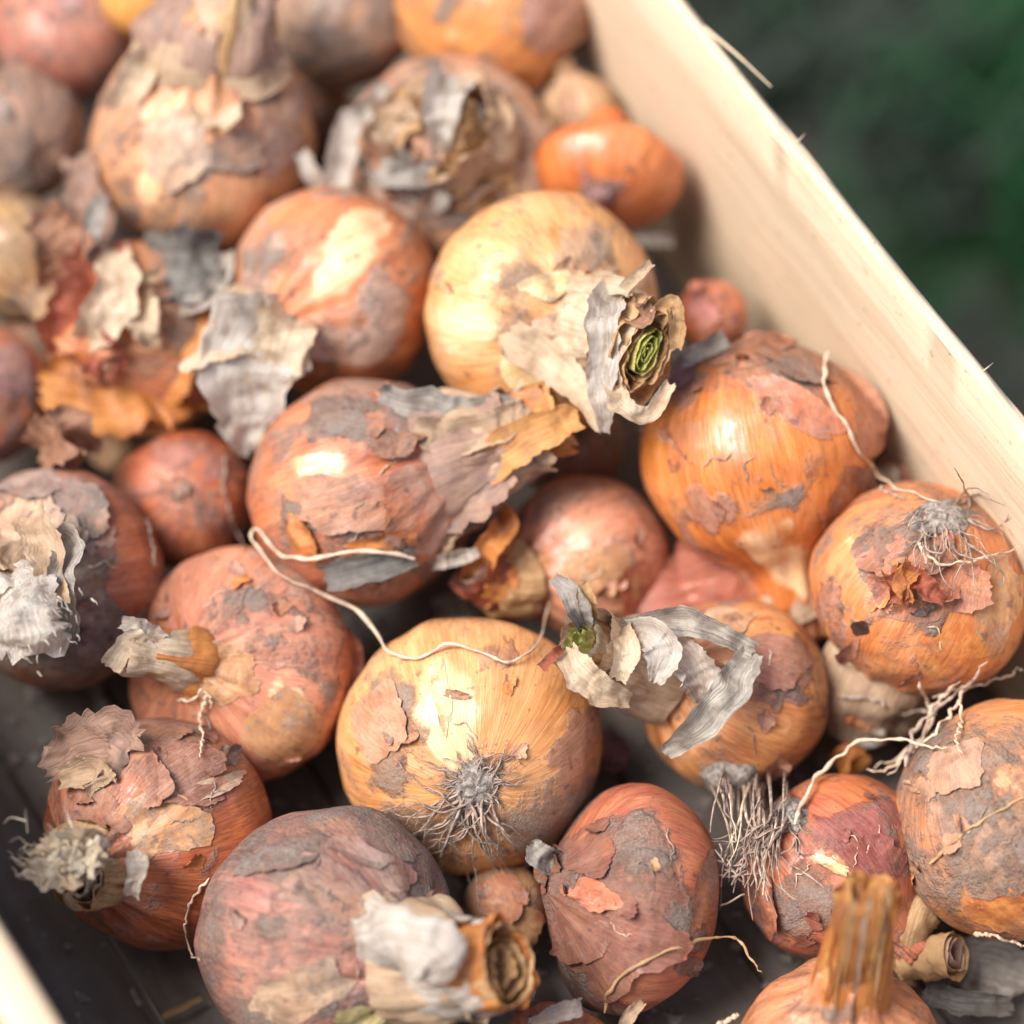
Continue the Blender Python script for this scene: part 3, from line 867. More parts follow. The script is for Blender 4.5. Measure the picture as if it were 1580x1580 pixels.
redo = mk('redo', 1287, 1336, 152, 29, (.62, -.62, .25), s=.86, rn=.20, nl=.2, pal=((.56, .17, .045), (.40, .065, .035)), outer=(.22, .045, .055), dirt=-.03, layer=.0, pale=-.2, gloss=.3, res=HI,
    feats=[('d', 1240, 1385, 45, 55, 0, .65), ('d', 1230, 1255, 30, 24, 0, .5), ('g', 1340, 1290, 55, 60, 20, .5), ('g', 1180, 1440, 40, 40, 0, .4), ('c', 1270, 1240, 70, 30, -20, .4), ('c', 1205, 1320, 20, 50, 10, .5)],
    label='red and orange onion with a pale torn patch, behind the upright orange stem')
flake(redo, 1345, 1330, 48, 46, 20, 1.2, 'P', 250)
flake(redo, 1285, 1335, 34, 9, 25, 1.0, 'C', 90)
flake(redo, 1190, 1400, 16, 55, -5, 1.4, 'S', 0)
root_plate(redo, 1222, 1258, 24, 26, 3)

grayo = mk('grayo', 1565, 1262, 192, 42, (.55, -.78, -.2), s=.90, pal=((.60, .235, .065), (.46, .14, .04)), outer=(.36, .23, .16), dirt=.10, layer=.06, pale=-.15, gloss=.45, res=HI, lump=.03,
    feats=[('d', 1480, 1200, 60, 60, 0, .4), ('d', 1540, 1310, 70, 50, -30, .45), ('c', 1540, 1400, 60, 40, 10, .6), ('d', 1480, 1390, 30, 30, 0, .4), ('c', 1540, 1090, 90, 26, -8, .35), ('d', 1430, 1130, 30, 30, 0, .4)],
    label='big earth coloured onion cut by the right edge of the picture, roots at its top')
flake(grayo, 1560, 1330, 80, 60, -30, .8, 'G', 200)
flake(grayo, 1550, 1405, 60, 36, 0, .5, 'O', 90)
flake(grayo, 1475, 1180, 46, 40, -20, .6, 'P', 100)

stemo = mk('stemo', 1292, 1648, 168, 28, (.06, .78, .62), s=.80, rn=.30, nl=.15, shoulder=1.15, pal=((.58, .21, .07), (.44, .11, .035)), outer=(.36, .19, .13), dirt=-.06, layer=-.06, gloss=.4, res=MD,
    feats=[('d', 1290, 1560, 50, 18, 0, .4)], label='onion at the bottom edge with a tall upright orange stem')
stem(stemo, (1340, 1372), 22, [dict(r0=9.8, r1=6.8, mat='O', rag=.22, s1=.97, flat=.9, fold=.07, kf=6, s0=-.12, flare=.8), dict(r0=8.6, r1=6.4, mat='Y', rag=.2, s1=1.02, fold=.09, kf=6, flat=.9, flare=.8), dict(r0=8, r1=5.2, mat='Y', rag=.2, s1=1.03, fold=.1, kf=6, flat=.8)], .6)
for k in range(9):
    a = 1284 + k*10; e = -.0085 + .0007*(k-4)**2*.35; ribbon([at_depth(a-8, 1545 + 8*math.sin(k*2.), depth(stemo.tip)+.013), at_depth(a+7, 1440, depth(stemo.tip)+e+.004), at_depth(a+14, 1392, depth(stemo.tip)+e), at_depth(a+16+random.uniform(-4, 4), 1366+random.uniform(-16, 34), depth(stemo.tip)+e)],
           [.8, 1.5, 1.9, 1.0], 'OYTOE'[k % 5], stemo, 'stem_fibre', .5, .25, 0, .3, 24, 6)

slivo = mk('slivo', 860, 1660, 110, 22, (.2, .1, -.9), s=.8, pal=COPPER, outer=(.30, .15, .12), res=LO, label='reddish brown onion showing only its top at the bottom edge')

bigp = mk('bigp', 502, 1450, 206, 40, (.70, -.10, .62), s=.86, rn=.25, nl=.05, pal=((.44, .165, .115), (.22, .075, .06)), outer=(.25, .17, .135), dirt=.05, layer=.05, pale=-.2, gloss=.5, res=HI, lump=.045, dcol=(.20, .18, .165),
    feats=[('d', 590, 1300, 100, 60, 25, .5), ('d', 480, 1290, 90, 35, -10, .4), ('d', 660, 1370, 40, 70, -20, .4), ('g', 500, 1360, 90, 40, 10, .3), ('d', 330, 1440, 30, 80, 10, .3), ('d', 400, 1540, 70, 40, 0, .3), ('c', 400, 1400, 60, 50, 0, .12)],
    label='big purple grey onion at the bottom with a cut white papery neck')
flake(bigp, 540, 1350, 95, 45, 15, 1.2, 'P', 270)
flake(bigp, 560, 1300, 100, 42, 18, 1.0, 'G', 90)
flake(bigp, 445, 1320, 85, 28, -18, 1.0, 'G', 90)
flake(bigp, 470, 1530, 90, 45, -20, 1.0, 'E', 270)
flake(bigp, 590, 1440, 40, 75, -25, 2.0, 'E', 0)
stem(bigp, (786, 1490), 20, [dict(r0=17, r1=11.5, mat='E', rag=.16, s1=.62, flat=.95), dict(r0=14, r1=11.0, mat='W', rag=.12, s1=.80, flat=.95, fold=.09), dict(r0=12, r1=10.2, mat='O', rag=.08, s1=1.0, flat=.95, fold=.09),
     dict(r0=10.5, r1=9.4, mat='T', rag=.06, s1=1.02, flat=.95, fold=.05), dict(r0=9, r1=7.2, mat='T', rag=.08, s1=.97, flat=.9, fold=.08), dict(r0=7, r1=4.6, mat='T', rag=.08, s1=.95, flat=.8, fold=.12)], .5)
tb = bigp.tip
ribbon([on(bigp, 560, 1400, 3), on(bigp, 590, 1425, 9), at_depth(615, 1440, depth(tb)+.004), at_depth(628, 1395, depth(tb)-.002)], [9, 11, 12, 3], 'W', bigp, 'papery_flap', 1.3, .3)
ribbon([at_depth(560, 1470, depth(tb)+.010), at_depth(610, 1455, depth(tb)-.006), at_depth(668, 1470, depth(tb)-.012), at_depth(690, 1500, depth(tb)-.009)], [14, 17, 16, 12], 'W', bigp, 'papery_flap', 1.0, -.2)
flake(bigp, 560, 1575, 60, 26, 0, 1.2, 'Y', 180)

lefto = mk('lefto', 245, 1282, 182, 35, (-.50, -.22, .80), s=.88, rn=.22, nl=.1, pal=COPPER, outer=(.29, .15, .105), dirt=-.05, layer=.02, gloss=.33, res=HI,
    feats=[('g', 250, 1170, 120, 55, 10, .4), ('d', 210, 1180, 40, 40, 0, .3), ('c', 380, 1270, 40, 110, 15, .4), ('d', 330, 1335, 24, 20, 0, .4), ('c', 300, 1420, 70, 30, -20, .3)],
    label='copper coloured onion at the lower left with flaking skin and a frayed whitish neck')
flake(lefto, 285, 1190, 70, 55, 15, 1.3, 'P', 110)
flake(lefto, 225, 1205, 40, 48, -20, 2.2, 'P', 40)
flake(lefto, 330, 1215, 60, 16, -22, .7, 'E', 90)
flake(lefto, 250, 1275, 75, 55, -15, .7, 'T', 300)
flake(lefto, 150, 1245, 55, 32, 30, 2.2, 'P', 90)
flake(lefto, 310, 1165, 45, 22, 30, .8, 'M', 0)
ribbon([on(lefto, 195, 1170, 2.5), on(lefto, 165, 1150, 8), on(lefto, 120, 1160, 10), on(lefto, 70, 1190, 8)], [13, 19, 17, 6], 'P', lefto, 'papery_flap', 1.5, .22, 20, .35)
ribbon([on(lefto, 160, 1215, 2), on(lefto, 140, 1190, 6), on(lefto, 90, 1205, 8)], [9, 9, 4], 'E', lefto, 'papery_flap', 1.2, .3)
stem(lefto, (112, 1335), 16, [dict(r0=12, r1=9, mat='T', rag=.5, s1=.6), dict(r0=10, r1=7.5, mat='C', rag=.4, s1=.85), dict(r0=7.5, r1=6.5, mat='Z', rag=.3, s1=1.03), dict(r0=5, r1=4, mat='Z', rag=.25, s1=1.05)])
dd = depth(lefto.tip)
for k in range(16):
    a0_ = random.uniform(0, 6.28); rr_ = random.uniform(8, 46)
    x_, y_ = 108 + math.cos(a0_)*rr_*1.2, 1325 + math.sin(a0_)*rr_*.8
    dx_, dy_ = -24 + random.uniform(-14, 14), -6 + random.uniform(-20, 20)
    ribbon([at_depth(x_ - dx_, y_ - dy_, dd + .001), at_depth(x_, y_, dd - .005 - random.uniform(0, .004)), at_depth(x_ + dx_, y_ + dy_, dd - .004)], [5, 7.5, 3.5], 'ZZZC'[k % 4], lefto, 'papery_flap', 1.6, .2, random.uniform(-40, 40), .6, 20, 7, seed=k*3.7)
ribbon([at_depth(205, 1310, dd + .006), at_depth(214, 1340, dd), at_depth(206, 1385, dd + .003)], [3, 5, 3], 'W', lefto, 'papery_flap', 1.0, .3)
fibres(lefto, 80, 1318, 8, 40, 36, 26, 190, P_FUZZ)

spot = mk('spot', 372, 1030, 183, 36, (-.42, .10, .90), s=.80, rn=.17, nl=.02, pal=((.56, .23, .125), (.44, .125, .06)), outer=(.42, .25, .18), dirt=-.10, layer=-.16, gloss=.35, res=HI, lump=.03, shoulder=.9,
    feats=[('d', 400, 935, 80, 26, 0, .24), ('d', 350, 965, 40, 20, 0, .24), ('d', 415, 938, 10, 10, 0, .4), ('d', 460, 950, 11, 11, 0, .4), ('d', 385, 968, 9, 9, 0, .35), ('d', 320, 985, 14, 10, 0, .3), ('d', 500, 1090, 14, 70, 15, .35), ('p', 450, 1110, 45, 60, 20, .5), ('d', 470, 1000, 26, 30, 20, .2), ('d', 270, 1062, 12, 9, 0, .4), ('d', 235, 1048, 10, 7, 0, .4)],
    label='pinkish onion with dark grey spots and a short curled neck pointing left')
flake(spot, 335, 1040, 80, 44, 14, .3, 'T', 200, .3)
flake(spot, 440, 1120, 58, 62, 25, .2, 'T', 90)
stem(spot, (190, 1003), 12, [dict(r0=8.5, r1=5.4, mat='O', rag=.15, s1=.75, flat=.8, kf=5), dict(r0=8, r1=5.4, mat='E', rag=.08, s1=.9, flat=.7, kf=8), dict(r0=7, r1=5.4, mat='C', rag=.1, s1=1.0, flat=.8, flare=1.4), dict(r0=6, r1=3.5, mat='T', rag=.15, s1=.98, flat=.7)], .35)
dd = depth(spot.tip)
ribbon([at_depth(240, 1000, dd+.001), at_depth(205, 990, dd-.004), at_depth(170, 1030, dd-.003)], [4, 6, 5], 'C', spot, 'papery_flap', .9, .35)
ribbon([at_depth(255, 990, dd+.001), at_depth(215, 968, dd-.003), at_depth(185, 960, dd-.002)], [4, 5, 3], 'W', spot, 'papery_flap', .9, .35)
flake(spot, 545, 1020, 26, 60, 8, 1.6, 'S', 0)

wfuzz = mk('wfuzz', 88, 892, 168, 42, (-.28, -.10, .92), s=.88, rn=.26, nl=.1, pal=COPPER, outer=(.34, .28, .24), dirt=.04, layer=.08, gloss=.4, res=HI,
    feats=[('d', 150, 920, 50, 70, 15, .5), ('d', 110, 1000, 90, 40, 0, .5), ('c', 205, 870, 26, 90, 8, .5), ('g', 60, 770, 90, 50, 10, .4), ('c', 170, 820, 40, 40, 30, .25)],
    label='grey brown onion at the left edge with a fuzzy white neck')
flake(wfuzz, 60, 830, 80, 70, 20, 1.2, 'E', 330)
flake(wfuzz, 110, 790, 60, 55, 30, 1.6, 'G', 340)
flake(wfuzz, 30, 745, 75, 26, 5, 1.0, 'P', 90)
flake(wfuzz, 150, 960, 42, 60, 10, .5, 'G', 0)
stem(wfuzz, (28, 968), 24, [dict(r0=14, r1=11, mat='E', rag=.2, s1=.6), dict(r0=11, r1=9, mat='G', rag=.2, s1=.75), dict(r0=10, r1=9.5, mat='W', rag=.14, s1=1.0, flat=.8, fold=.12), dict(r0=8, r1=8, mat='C', rag=.1, s1=1.02, flat=.7), dict(r0=6.5, r1=5, mat='W', rag=.2, s1=.98)])
dd = depth(wfuzz.tip)
ribbon([at_depth(20, 880, dd+.008), at_depth(30, 920, dd-.009), at_depth(38, 965, dd-.014), at_depth(45, 1005, dd-.01)], [13, 18, 20, 19], 'W', wfuzz, 'papery_flap', 1.8, -.2, 0, .3)
ribbon([at_depth(85, 810, dd+.018), at_depth(105, 850, dd+.0), at_depth(95, 900, dd-.004), at_depth(108, 985, dd+.004)], [8, 8, 7, 5], 'G', wfuzz, 'papery_flap', 1.4, .3)
ribbon([at_depth(45, 790, dd+.016), at_depth(72, 850, dd-.002), at_depth(90, 930, dd-.004)], [9, 9, 5], 'E', wfuzz, 'papery_flap', 1.3, .3)
fibres(wfuzz, 58, 955, 13, 110, 13, 28, 60, P_WHITE)

nub = mk('nub', 284, 768, 108, 34, (-.1, -.1, -.98), s=.9, pal=((.52, .14, .045), (.38, .075, .03)), outer=(.30, .12, .10), dirt=-.12, layer=-.06, gloss=.24, res=MD, lump=.04,
    feats=[('g', 290, 700, 70, 28, 0, .4), ('d', 285, 760, 12, 12, 0, .4)], label='small smooth copper red onion with a pale nub facing the camera')
root_plate(nub, 284, 757, 15, 14, 1.6, P_PINK)

# --- middle rows
lay = mk('lay', 553, 762, 176, 52, (.84, .30, .38), s=.90, rn=.26, nl=.1, pal=((.54, .18, .065), (.40, .095, .045)), outer=(.29, .165, .12), dirt=-.03, layer=.05, pale=-.2, gloss=.34, res=HI, shoulder=1.1,
    feats=[('d', 560, 640, 90, 45, 0, .45), ('c', 520, 720, 110, 30, -10, .7), ('p', 500, 715, 70, 22, -10, .6), ('g', 530, 790, 90, 45, 0, .5), ('d', 480, 790, 40, 25, 0, .3), ('c', 450, 650, 30, 26, 0, .5), ('c', 600, 840, 40, 20, 0, .5), ('c', 590, 900, 40, 22, -20, .4), ('g', 440, 690, 18, 40, 0, .5)],  # narrow pale band at upper left paints a highlight into the colour
    label='onion with layered mauve and brown torn skins, ragged orange neck pointing right')
flake(lay, 530, 775, 88, 48, 5, 1.0, 'P', 100)
flake(lay, 620, 655, 65, 50, -8, 1.6, 'G', 90)
flake(lay, 640, 790, 60, 75, 10, 1.2, 'P', 180)
flake(lay, 590, 840, 60, 24, -5, 1.2, 'O', 280)
flake(lay, 470, 830, 22, 50, -25, 1.2, 'O', 0)
flake(lay, 570, 900, 85, 34, -8, .9, 'M', 270)
stem(lay, (868, 636), 8, [dict(r0=19, r1=10.5, mat='P', rag=.3, s1=.62, flat=.75, s0=-.15, kf=6), dict(r0=16, r1=10.5, mat='E', rag=.35, s1=.78, flat=.65, kf=6), dict(r0=12, r1=9, mat='O', rag=.14, s1=.98, flat=.6, kf=9, fold=.12), dict(r0=11, r1=8.5, mat='Y', rag=.12, s1=1.04, flat=.5, kf=9), dict(r0=8, r1=6.5, mat='O', rag=.2, s1=1.0, flat=.5)], .5)
dd = depth(lay.tip)
ribbon([on(lay, 580, 620, 2), on(lay, 650, 640, 5), at_depth(725, 650, dd+.0), at_depth(800, 632, dd-.004)], [9, 13, 13, 9], 'G', lay, 'papery_flap', 1.3, .22)
ribbon([on(lay, 640, 665, 4), at_depth(700, 675, dd-.003), at_depth(770, 655, dd-.006), at_depth(812, 625, dd-.005)], [7, 10, 9, 5], 'E', lay, 'papery_flap', 1.3, .25)
ribbon([at_depth(730, 740, dd+.001), at_depth(790, 690, dd-.006), at_depth(845, 660, dd-.008), at_depth(888, 640, dd-.006)], [8, 11, 10, 7], 'Y', lay, 'papery_flap', .8, .2)
ribbon([at_depth(660, 800, dd+.004), at_depth(720, 760, dd-.002), at_depth(780, 720, dd-.004)], [12, 16, 10], 'P', lay, 'papery_flap', 1.2, .2)

curl = mk('curl', 908, 858, 124, 34, (-.74, -.22, .55), s=1.0, rn=.26, nl=.15, pal=((.68, .31, .18), (.56, .19, .095)), outer=(.38, .20, .14), dirt=-.14, layer=-.10, gloss=.26, res=HI,
    feats=[('g', 870, 770, 70, 26, -20, .45), ('g', 960, 890, 40, 60, 0, .35), ('p', 890, 880, 40, 30, 0, .5), ('g', 820, 930, 26, 60, 10, .3)],
    label='smooth pinkish copper onion with a curled brown neck pointing left')
flake(curl, 930, 890, 62, 46, 15, .6, 'T', 180)
flake(curl, 985, 905, 34, 50, 0, 1.0, 'S', 180)
flake(curl, 815, 885, 34, 52, 8, 1.4, 'O', 200)
stem(curl, (725, 872), 10, [dict(r0=10, r1=8, mat='T', rag=.15, s1=.5, flat=.9), dict(r0=9, r1=6.5, mat='O', rag=.2, s1=.8), dict(r0=8, r1=6.5, mat='S', rag=.2, s1=1.0, flat=.8, flare=2), dict(r0=6, r1=5, mat='P', rag=.3, s1=1.05)], .5)
dd = depth(curl.tip)
ribbon([at_depth(730, 900, dd+.002), at_depth(750, 850, dd-.006), at_depth(780, 810, dd-.004), at_depth(765, 792, dd+.002), at_depth(735, 800, dd+.004)], [7, 7, 6, 6, 4], 'O', curl, 'papery_flap', .8, .35)
ribbon([at_depth(770, 785, dd+.002), at_depth(715, 800, dd-.004), at_depth(675, 825, dd-.005), at_depth(668, 870, dd-.002)], [5, 8, 9, 6], 'E', curl, 'papery_flap', 1.2, .35)
ribbon([at_depth(665, 870, dd-.002), at_depth(700, 862, dd-.007), at_depth(738, 852, dd-.006)], [3.5, 4.5, 2.5], 'W', curl, 'papery_flap', 1.6, .3)
ribbon([at_depth(735, 915, dd+.004), at_depth(770, 880, dd+.001), at_depth(800, 862, dd+.004)], [10, 11, 8], 'O', curl, 'papery_flap', 1.0, .25)

salm = mk('salm', 1008, 935, 92, 24, (.86, .28, .40), s=.95, rn=.38, nl=.2, pal=((.46, .15, .09), (.38, .11, .07)), outer=(.36, .15, .11), dirt=-.1, res=LO,
    label='brick red onion hidden behind the pinkish copper onion, wide flat neck to the right')
stem(salm, (1160, 890), 4, [dict(r0=14, r1=11, mat='S', rag=.06, flat=.6, fold=.06, s0=-.2), dict(r0=11, r1=9, mat='S', rag=.06, flat=.5)], .6)

gc = mk('gc', 1136, 1072, 148, 36, (-.74, .24, .52), s=.96, rn=.26, nl=.1, pal=((.64, .28, .08), (.50, .15, .045)), outer=(.27, .12, .10), dirt=-.06, layer=-.06, pale=-.12, gloss=.3, res=HI,
    feats=[('g', 1200, 1030, 62, 60, 20, .6), ('d', 1200, 1040, 50, 24, 20, .4), ('c', 1190, 1120, 70, 40, 0, .4), ('p', 1210, 1110, 40, 36, 0, .4), ('d', 1130, 1200, 44, 26, 0, .75), ('g', 1100, 950, 60, 26, -10, .3)],
    label='orange onion with a green centred cut neck and grey papery flaps pointing left')
flake(gc, 1195, 1020, 66, 48, 20, 1.0, 'M', 100)
flake(gc, 1120, 960, 50, 22, -8, .5, 'T', 90)
stem(gc, (888, 985), 22, [dict(r0=13, r1=11, mat='E', rag=.22, s1=.5, flat=.9), dict(r0=11, r1=9, mat='G', rag=.25, s1=.68), dict(r0=9, r1=8, mat='C', rag=.18, s1=.92, flare=1.5), dict(r0=7.5, r1=6.2, mat='T', rag=.12, s1=.98), dict(r0=6, r1=5.6, mat='C', rag=.1, s1=1.02, flare=.6), dict(r0=4, r1=4.2, mat='L', rag=.06, s1=1.02, fold=.14, flat=.7, name='green_core'), dict(r0=3, r1=2.9, mat='L', rag=.06, s1=1.04, fold=.16, flat=.7, name='green_core'), dict(r0=1.5, r1=1.5, mat='N', rag=.06, s1=1.07, fold=.16, name='green_core')], .5)
dd = depth(gc.tip)
ribbon([at_depth(905, 980, dd+.003), at_depth(893, 940, dd-.004), at_depth(880, 915, dd-.003), at_depth(852, 890, dd+.002)], [4, 5.5, 5, 2.5], 'G', gc, 'papery_flap', .9, .35)
ribbon([at_depth(912, 970, dd+.003), at_depth(905, 930, dd-.003), at_depth(898, 897, dd-.003)], [3.5, 4.5, 3], 'T', gc, 'papery_flap', .9, .35)
ribbon([at_depth(875, 1000, dd), at_depth(895, 1040, dd-.005), at_depth(930, 1065, dd-.003), at_depth(970, 1078, dd+.003)], [5, 9, 8, 4], 'C', gc, 'papery_flap', .9, .3)
ribbon([at_depth(960, 965, dd+.004), at_depth(968, 1010, dd-.005), at_depth(950, 1050, dd-.003)], [6, 6, 4], 'C', gc, 'papery_flap', .9, .4)
ribbon([at_depth(965, 970, dd+.006), at_depth(1010, 980, dd-.004), at_depth(1025, 1010, dd-.005), at_depth(1010, 1052, dd-.003)], [5, 9, 10, 4], 'W', gc, 'papery_flap', 1.2, .25)
ribbon([at_depth(1040, 990, dd+.008), at_depth(1065, 1020, dd+.0), at_depth(1080, 1050, dd+.0), at_depth(1075, 1085, dd+.006)], [6, 11, 10, 3], 'W', gc, 'papery_flap', 1.6, .25)
ribbon([at_depth(962, 968, dd+.006), at_depth(1040, 958, dd+.003), at_depth(1090, 968, dd+.002), at_depth(1162, 1005, dd+.006)], [4, 7, 6, 4], 'F', gc, 'papery_flap', 1.0, .3)
ribbon([at_depth(1164, 1003, dd+.006), at_depth(1130, 1060, dd-.002), at_depth(1085, 1115, dd-.003), at_depth(1028, 1163, dd+.004)], [6, 9, 9.5, 4], 'F', gc, 'dry_leaf_strip', 1.2, .14, 25, .2)
ribbon([at_depth(870, 1000, dd-.001), at_depth(855, 1012, dd-.004), at_depth(838, 1030, dd-.003)], [2, 2.2, 2.5], 'S', gc, 'papery_flap', .8, .3)
root_plate(gc, 1128, 1200, 44, 24, 3.5)

shin = mk('shin', 1163, 685, 184, 60, (.22, -.90, -.12), s=.84, rn=.29, nl=.50, shoulder=1.16, pal=((.66, .215, .036), (.50, .115, .022)), outer=(.30, .125, .085), dirt=-.08, layer=-.08, pale=-.15, gloss=.2, res=HI, lump=.025,
    feats=[('p', 1215, 870, 80, 60, 20, .6), ('g', 1220, 600, 110, 36, 30, .65), ('d', 1240, 565, 60, 32, 20, .6), ('d', 1210, 775, 60, 20, -30, .4), ('d', 1150, 730, 14, 12, 0, .35), ('c', 1100, 690, 110, 70, 0, .4), ('d', 1330, 640, 26, 60, -10, .4), ('g', 1050, 590, 40, 20, -20, .4)],
    label='glossy bright orange onion by the side board with torn grey skin along the top')
flake(shin, 1225, 625, 95, 26, 32, 1.2, 'S', 270)
flake(shin, 1235, 560, 70, 34, 25, 1.4, 'G', 90)
flake(shin, 1320, 620, 36, 80, -12, 3.0, 'P', 20)
flake(shin, 1150, 545, 70, 22, -10, 1.6, 'B', 300)
flake(shin, 1320, 760, 40, 50, 20, 1.4, 'B', 0)
stem(shin, (1232, 968), 0, [dict(r0=9.0, r1=9.2, mat='E', rag=.1, flat=.95, fold=.05, s0=.0), dict(r0=8, r1=7, mat='T', rag=.1, flat=.8)], .5)
ribbon([on(shin, 1100, 540, 2), on(shin, 1060, 570, 6), on(shin, 1030, 600, 6)], [6, 6, 3], 'M', shin, 'papery_flap', .8, .3)
ribbon([on(shin, 1120, 520, 2), on(shin, 1075, 545, 6), on(shin, 1035, 570, 6)], [5, 5, 3], 'G', shin, 'papery_flap', .8, .3)

torn = mk('torn', 1424, 905, 172, 56, (-.36, -.76, -.42), s=.88, rn=.30, nl=.3, pal=((.66, .235, .06), (.52, .135, .035)), outer=(.31, .125, .085), dirt=-.06, layer=-.04, pale=-.15, gloss=.3, res=HI,
    feats=[('d', 1400, 850, 80, 50, 15, .5), ('d', 1420, 950, 70, 18, -10, .4), ('g', 1420, 900, 70, 60, 0, .5), ('c', 1320, 880, 40, 60, 0, .35), ('p', 1320, 860, 30, 40, 0, .4), ('d', 1328, 968, 16, 13, 0, .5), ('c', 1510, 950, 60, 80, 20, .4)],
    label='orange onion against the side board, torn red skins and a root tuft on top')
for a in ((1385, 870, 60, 42, 10, 3.0, 'P', 90), (1395, 915, 44, 40, -20, 4.5, 'S', 250), (1440, 900, 46, 30, 30, 4.0, 'S', 60), (1475, 905, 50, 40, 10, 3.0, 'M', 0), (1430, 860, 60, 34, -10, 2.5, 'G', 100), (1350, 845, 40, 24, -25, 1.4, 'G', 270), (1420, 940, 60, 20, -10, 2.5, 'G', 270), (1360, 900, 26, 46, 20, 2.0, 'O', 0), (1470, 1000, 70, 40, -15, .6, 'O', 200), (1540, 930, 34, 80, 10, .7, 'T', 0)):
    flake(torn, *a)
ribbon([on(torn, 1370, 880, 2), on(torn, 1385, 905, 7), on(torn, 1378, 930, 5)], [4, 5, 3], 'S', torn, 'papery_flap', 1.3, .4)
ribbon([on(torn, 1400, 885, 3), on(torn, 1425, 900, 8), on(torn, 1455, 925, 5)], [5, 5, 3], 'S', torn, 'papery_flap', 1.4, .4)
ribbon([on(torn, 1410, 870, 3), on(torn, 1392, 900, 8), on(torn, 1402, 930, 6)], [5, 5, 3], 'O', torn, 'papery_flap', 1.4, .4)
flake(torn, 1328, 968, 15, 12, 0, .2, 'K', 0, .15)  # dark disc drawn on the skin as a wormhole's shaded opening
flake(torn, 1415, 925, 30, 20, 20, 1.5, 'K', 0, .3)  # dark patch painting the crater's shaded centre between the torn skins
flake(torn, 1345, 880, 22, 26, 10, .4, 'B', 0)
root_plate(torn, 1450, 800, 44, 30, 3)
roots(torn, 1460, 800, 18, 60, 130, 40, 140, 3.5, .42, 22, free=.5)
roots(torn, 1450, 790, 7, 50, 110, 165, 215, 3.0, .42, 16, seed=2, free=.7)
roots(torn, 1480, 785, 6, 40, 90, -100, 20, 3.0, .36, 14, seed=3, free=.8)
stem(torn, (1335, 1085), -12, [dict(r0=15, r1=14, mat='E', rag=.15, flat=.8, fold=.1, s0=-.3), dict(r0=12, r1=10, mat='T', rag=.2, flat=.7)], .5)

yel = mk('yel', 835, 482, 186, 70, (.50, -.20, .84), s=.84, rn=.25, nl=.02, pal=((.76, .40, .155), (.62, .24, .06)), outer=(.46, .30, .19), dirt=-.12, layer=-.10, pale=-.02, gloss=.3, res=HI, lump=.02, shoulder=.92,
    feats=[('p', 720, 500, 60, 90, 10, .4), ('d', 800, 420, 40, 22, -10, .5), ('d', 790, 500, 24, 50, 0, .4), ('g', 900, 390, 70, 40, 10, .35), ('d', 925, 400, 20, 20, 0, .35), ('g', 780, 390, 40, 24, 0, .25)],
    label='large pale yellow onion with white papery flaps and a green cut neck')
flake(yel, 860, 440, 62, 26, -4, 1.0, 'C', 90)
flake(yel, 820, 560, 70, 46, 30, 1.2, 'C', 0)
flake(yel, 870, 520, 50, 50, 0, .8, 'E', 0)
stem(yel, (1000, 545), 26, [dict(r0=15, r1=12, mat='C', rag=.2, s1=.5), dict(r0=12, r1=10.5, mat='E', rag=.25, s1=.72, flare=2.5), dict(r0=12, r1=12.2, mat='T', rag=.14, s1=.92, flat=.62), dict(r0=10, r1=10.6, mat='C', rag=.08, s1=.98, flat=.62, fold=.06), dict(r0=9, r1=9.4, mat='T', rag=.07, s1=1.0, fold=.07, flat=.58), dict(r0=7.6, r1=7.6, mat='T', rag=.06, s1=.98, fold=.07, flat=.55), dict(r0=6, r1=6.0, mat='L', rag=.04, s1=1.0, fold=.05, flat=.5, name='green_core'), dict(r0=4.6, r1=4.6, mat='N', rag=.04, s1=1.01, fold=.06, flat=.42, name='green_core'), dict(r0=2.5, r1=2.5, mat='L', rag=.04, s1=1.01, fold=.06, flat=.4, name='green_core'), dict(r0=1, r1=1.3, mat='N', rag=.03, s1=1.0, fold=.05, flat=.5, name='green_core')], .4)
dd = depth(yel.tip)
ribbon([at_depth(948, 440, dd+.010), at_depth(935, 480, dd-.0), at_depth(930, 540, dd-.001), at_depth(925, 610, dd+.004), at_depth(930, 668, dd+.008)], [6, 9, 8, 6, 2], 'W', yel, 'papery_flap', 1.3, .25, 0, .35)
ribbon([at_depth(810, 445, dd+.030), at_depth(880, 438, dd+.020), at_depth(950, 440, dd+.006), at_depth(975, 452, dd+.003)], [3, 4.5, 5, 3], 'C', yel, 'papery_flap', .7, .3)
ribbon([at_depth(960, 448, dd+.004), at_depth(985, 425, dd-.001), at_depth(1006, 405, dd-.001)], [3, 2.6, 2.2], 'C', yel, 'papery_flap', .4, .3)
ribbon([at_depth(1010, 500, dd+.003), at_depth(1030, 470, dd-.001), at_depth(1042, 480, dd-.001), at_depth(1045, 540, dd+.003)], [5, 5, 4, 3], 'T', yel, 'papery_flap', .9, .35)
ribbon([at_depth(945, 590, dd+.004), at_depth(960, 625, dd-.001), at_depth(1000, 640, dd+.001), at_depth(1035, 590, dd+.002)], [5, 5, 4, 3], 'C', yel, 'papery_flap', 1.2, .35)
ribbon([on(yel, 780, 520, 1.5), on(yel, 850, 560, 4), at_depth(900, 610, dd+.012), at_depth(925, 665, dd+.010)], [9, 10, 7, 2.5], 'C', yel, 'papery_flap', .8, .3)
ribbon([at_depth(965, 470, dd+.004), at_depth(985, 490, dd-.003), at_depth(1005, 470, dd-.001)], [5, 6, 4], 'B', yel, 'papery_flap', 1.2, .35)

